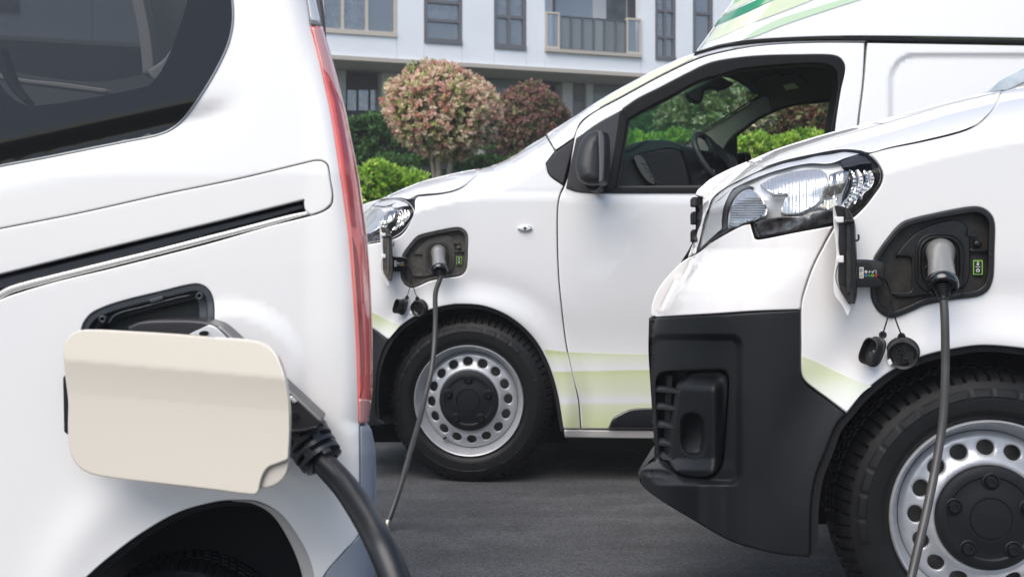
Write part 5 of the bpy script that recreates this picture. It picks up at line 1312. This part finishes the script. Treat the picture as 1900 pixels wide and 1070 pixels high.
# charge recess
LPL = mat('blue_black_recess_plastic', (.035, .042, .050), .42, bump=.2, bscale=700)
cp = panel('charge_recess', CPORT, off(DL, -.004), LPL, lf, [shrink(CPORT, 15)], r=4, thick=.06, step=9)
panel('recess_step', shrink(CPORT, 12), off(DL, -.022), LPL, cp, [shrink(CPORT, 30)], r=3, thick=.05, step=9)
panel('recess_floor', shrink(CPORT, 2), off(DL, -.07), mat('recess_blue_floor', (.05, .065, .075), .35), cp, thick=.01, step=20)
panel('recess_screw', ell(190, 592, 7, 7), off(DL, .004), LPL, cp, [ell(190, 592, 3, 3)], r=2, thick=.012, step=5)
panel('recess_screw', ell(370, 549, 7, 7), off(DL, .004), LPL, cp, [ell(370, 549, 3, 3)], r=2, thick=.012, step=5)
panel('recess_clip', [(276, 556), (302, 548), (304, 555), (280, 563)], off(DL, .004), LPL, cp, r=1.5, thick=.012, step=6)
pathpanel('recess_rib', [(201, 600), (214, 584), (270, 568), (330, 552), (352, 548)], 3, off(DL, .002), LPL, cp, thick=.02, step=6, r=1)
# open flap
def DF(x, y):
    x, y = np.asarray(x, float), np.asarray(y, float)
    Y = 1.655 - (x - 118) * .00055
    # pressed crease: upper band turned up, hollow below it
    c = 668 + (x - 120) * .085
    t = y - c
    tp_ = np.where(t > 7, t, np.where(t < -7, 0, (t + 7) ** 2 / 28.0))
    Y = Y + .013 * (1 - np.exp(-tp_ / 75.0)) + .00010 * np.maximum(-t, 0) - .00006 * np.maximum(t - 60, 0)
    return Y
flap = [(118, 668), (117, 650), (122, 632), (134, 618), (156, 611.5), (250, 615), (330, 620), (400, 626), (462, 631), (492, 639), (512, 657), (524, 684), (531, 712), (536, 750), (537, 800), (534.5, 852), (516, 859), (497, 867), (486, 884), (479, 913), (471, 917), (400, 908.5), (300, 897), (200, 885), (162, 876), (141, 860), (129, 832), (126, 790), (126.5, 745), (122, 705)]
fl = panel('charge_flap', flap, DF, CREAM, lf, r=3.5, thick=.012, step=4.5, cap=True, thr=46)
panel('flap_corner', [(536, 852), (535, 862), (530, 880), (516, 896), (497, 904), (480, 905), (476, 916), (480, 890), (490, 868), (510, 858)], lambda x, y: DF(x, y) + .010, CREAM_D, fl, r=4, thick=.010, step=8, cap=True)
panel('hinge_gap_shade', [(117, 700), (126, 690), (126, 806), (119, 800)], const(1.672), BLACK, fl, r=2, thick=.04, step=12)  # black piece carries the shadowed gap at the flap's hinge side
# heavy black charging plug and cable
c2_ = thing('charging_cable', (P(760, 474, 1.40)[0], 1.40, 0), 'thick black charging cable with angled black and silver plug behind the cream flap', 'charging cable')
PB = mat('connector_black', (.030, .030, .033), .34, bump=.25, bscale=500)
def DP(x, y): return 1.655 + .00006 * (np.asarray(y, float) - 600) - .00022 * (np.asarray(x, float) - 300)
DPc = DP
pb = panel('plug_housing', [(238, 606), (262, 597), (330, 594), (375, 596), (389, 600), (405, 606), (440, 638), (500, 694), (560, 749), (596, 783), (594, 789), (588, 797), (560, 802), (536, 804), (470, 790), (380, 740), (300, 690), (250, 650)], DP, PB, c2_, r=5, thick=.09, axis=(-.1, 1, 0), step=9)
panel('silver_plate', [(352, 619), (388, 602.5), (401, 608), (422, 628), (440, 648), (400, 660), (360, 640)], off(DP, .004), SILVER_L, pb, r=1.5, thick=.006, step=8)
panel('plate_slot', ell(378, 618, 9, 4.5, rot=-8), off(DP, .0065), BLACKGLOSS, pb, thick=.002, step=6)
panel('silver_plate', [(528, 742), (540, 734), (552, 744), (545, 748), (540, 742), (532, 752)], off(DP, .004), SILVER_L, pb, r=1, thick=.004, step=6)
pathpanel('housing_edge', [(405, 606), (440, 638), (500, 694), (560, 749), (595, 782)], 3.5, off(DP, .002), CONN, pb, thick=.006, step=7, r=1)
panel('housing_hole', ell(546, 773, 8.5, 7.5, rot=-20), off(DP, .003), VOID, pb, thick=.002, step=5)
pathpanel('housing_ridge', [(536, 800), (560, 798), (588, 792)], 5, off(DP, .006), PB, pb, thick=.02, step=7, r=2)
# strain relief with cut-outs
a, b = Vector(P(561, 800, 1.655)), Vector(P(600, 857, 1.635))
dv = (b - a).normalized(); L = (b - a).length
sr = MB()
def modr(i, k, r, t): return r, t
prof = [(.0, -.012), (.034, -.012), (.0365, -.006), (.037, .0)]
for i in range(4):
    r0 = .0375 - .0012 * i; t0 = .004 + i * L / 4.2
    prof += [(r0, t0), (r0, t0 + L / 4.2 * .45), (r0 - .001, t0 + L / 4.2 * .5), (r0 - .001, t0 + L / 4.2 * .92)]
prof += [(.030, L * 1.02), (.022, L * 1.06)]
def modr(i, k, r, t):
    if i >= 4 and i < 20 and (i - 4) % 4 in (2, 3):
        j = (i - 4) // 4
        if (k + j * 8) % 16 < 11: r -= .012
    return r, t
sr.lathe(prof, a, dv, 64, modr)
sr.build('strain_relief', PB, c2_, sharp=35)
cb = MB(); cb.tube([a.lerp(b, .8), P(604, 862, 1.62), P(641, 903, 1.58), P(676, 955, 1.52), P(704, 1005, 1.45), P(724, 1050, 1.42), P(742, 1100, 1.40), P(765, 1180, 1.37), P(790, 1300, 1.33), (-.07, 1.28, .03), (.2, 1.15, .02)], [.0185, .0185, .019, .0195, .020, .020, .020, .020, .020, .020, .020], 28, 10)
cb.build('cable', CABLE_B, c2_, sharp=0)

# ------------------------------------------------------------------ thin haze in the air
hz = MB(); hz.box((0, 0, 7.0), (125, 0, 0), (0, 125, 0), (0, 0, 8.1))
hm = bpy.data.materials.new('haze'); hm.use_nodes = True
hn = hm.node_tree; hn.nodes.clear()
ho = hn.nodes.new('ShaderNodeOutputMaterial'); pv = hn.nodes.new('ShaderNodeVolumePrincipled')
pv.inputs['Color'].default_value = (.95, .96, 1, 1); pv.inputs['Density'].default_value = HAZE
hn.links.new(pv.outputs[0], ho.inputs['Volume'])
tag(hz.build('haze', hm, smooth=False), kind='stuff')
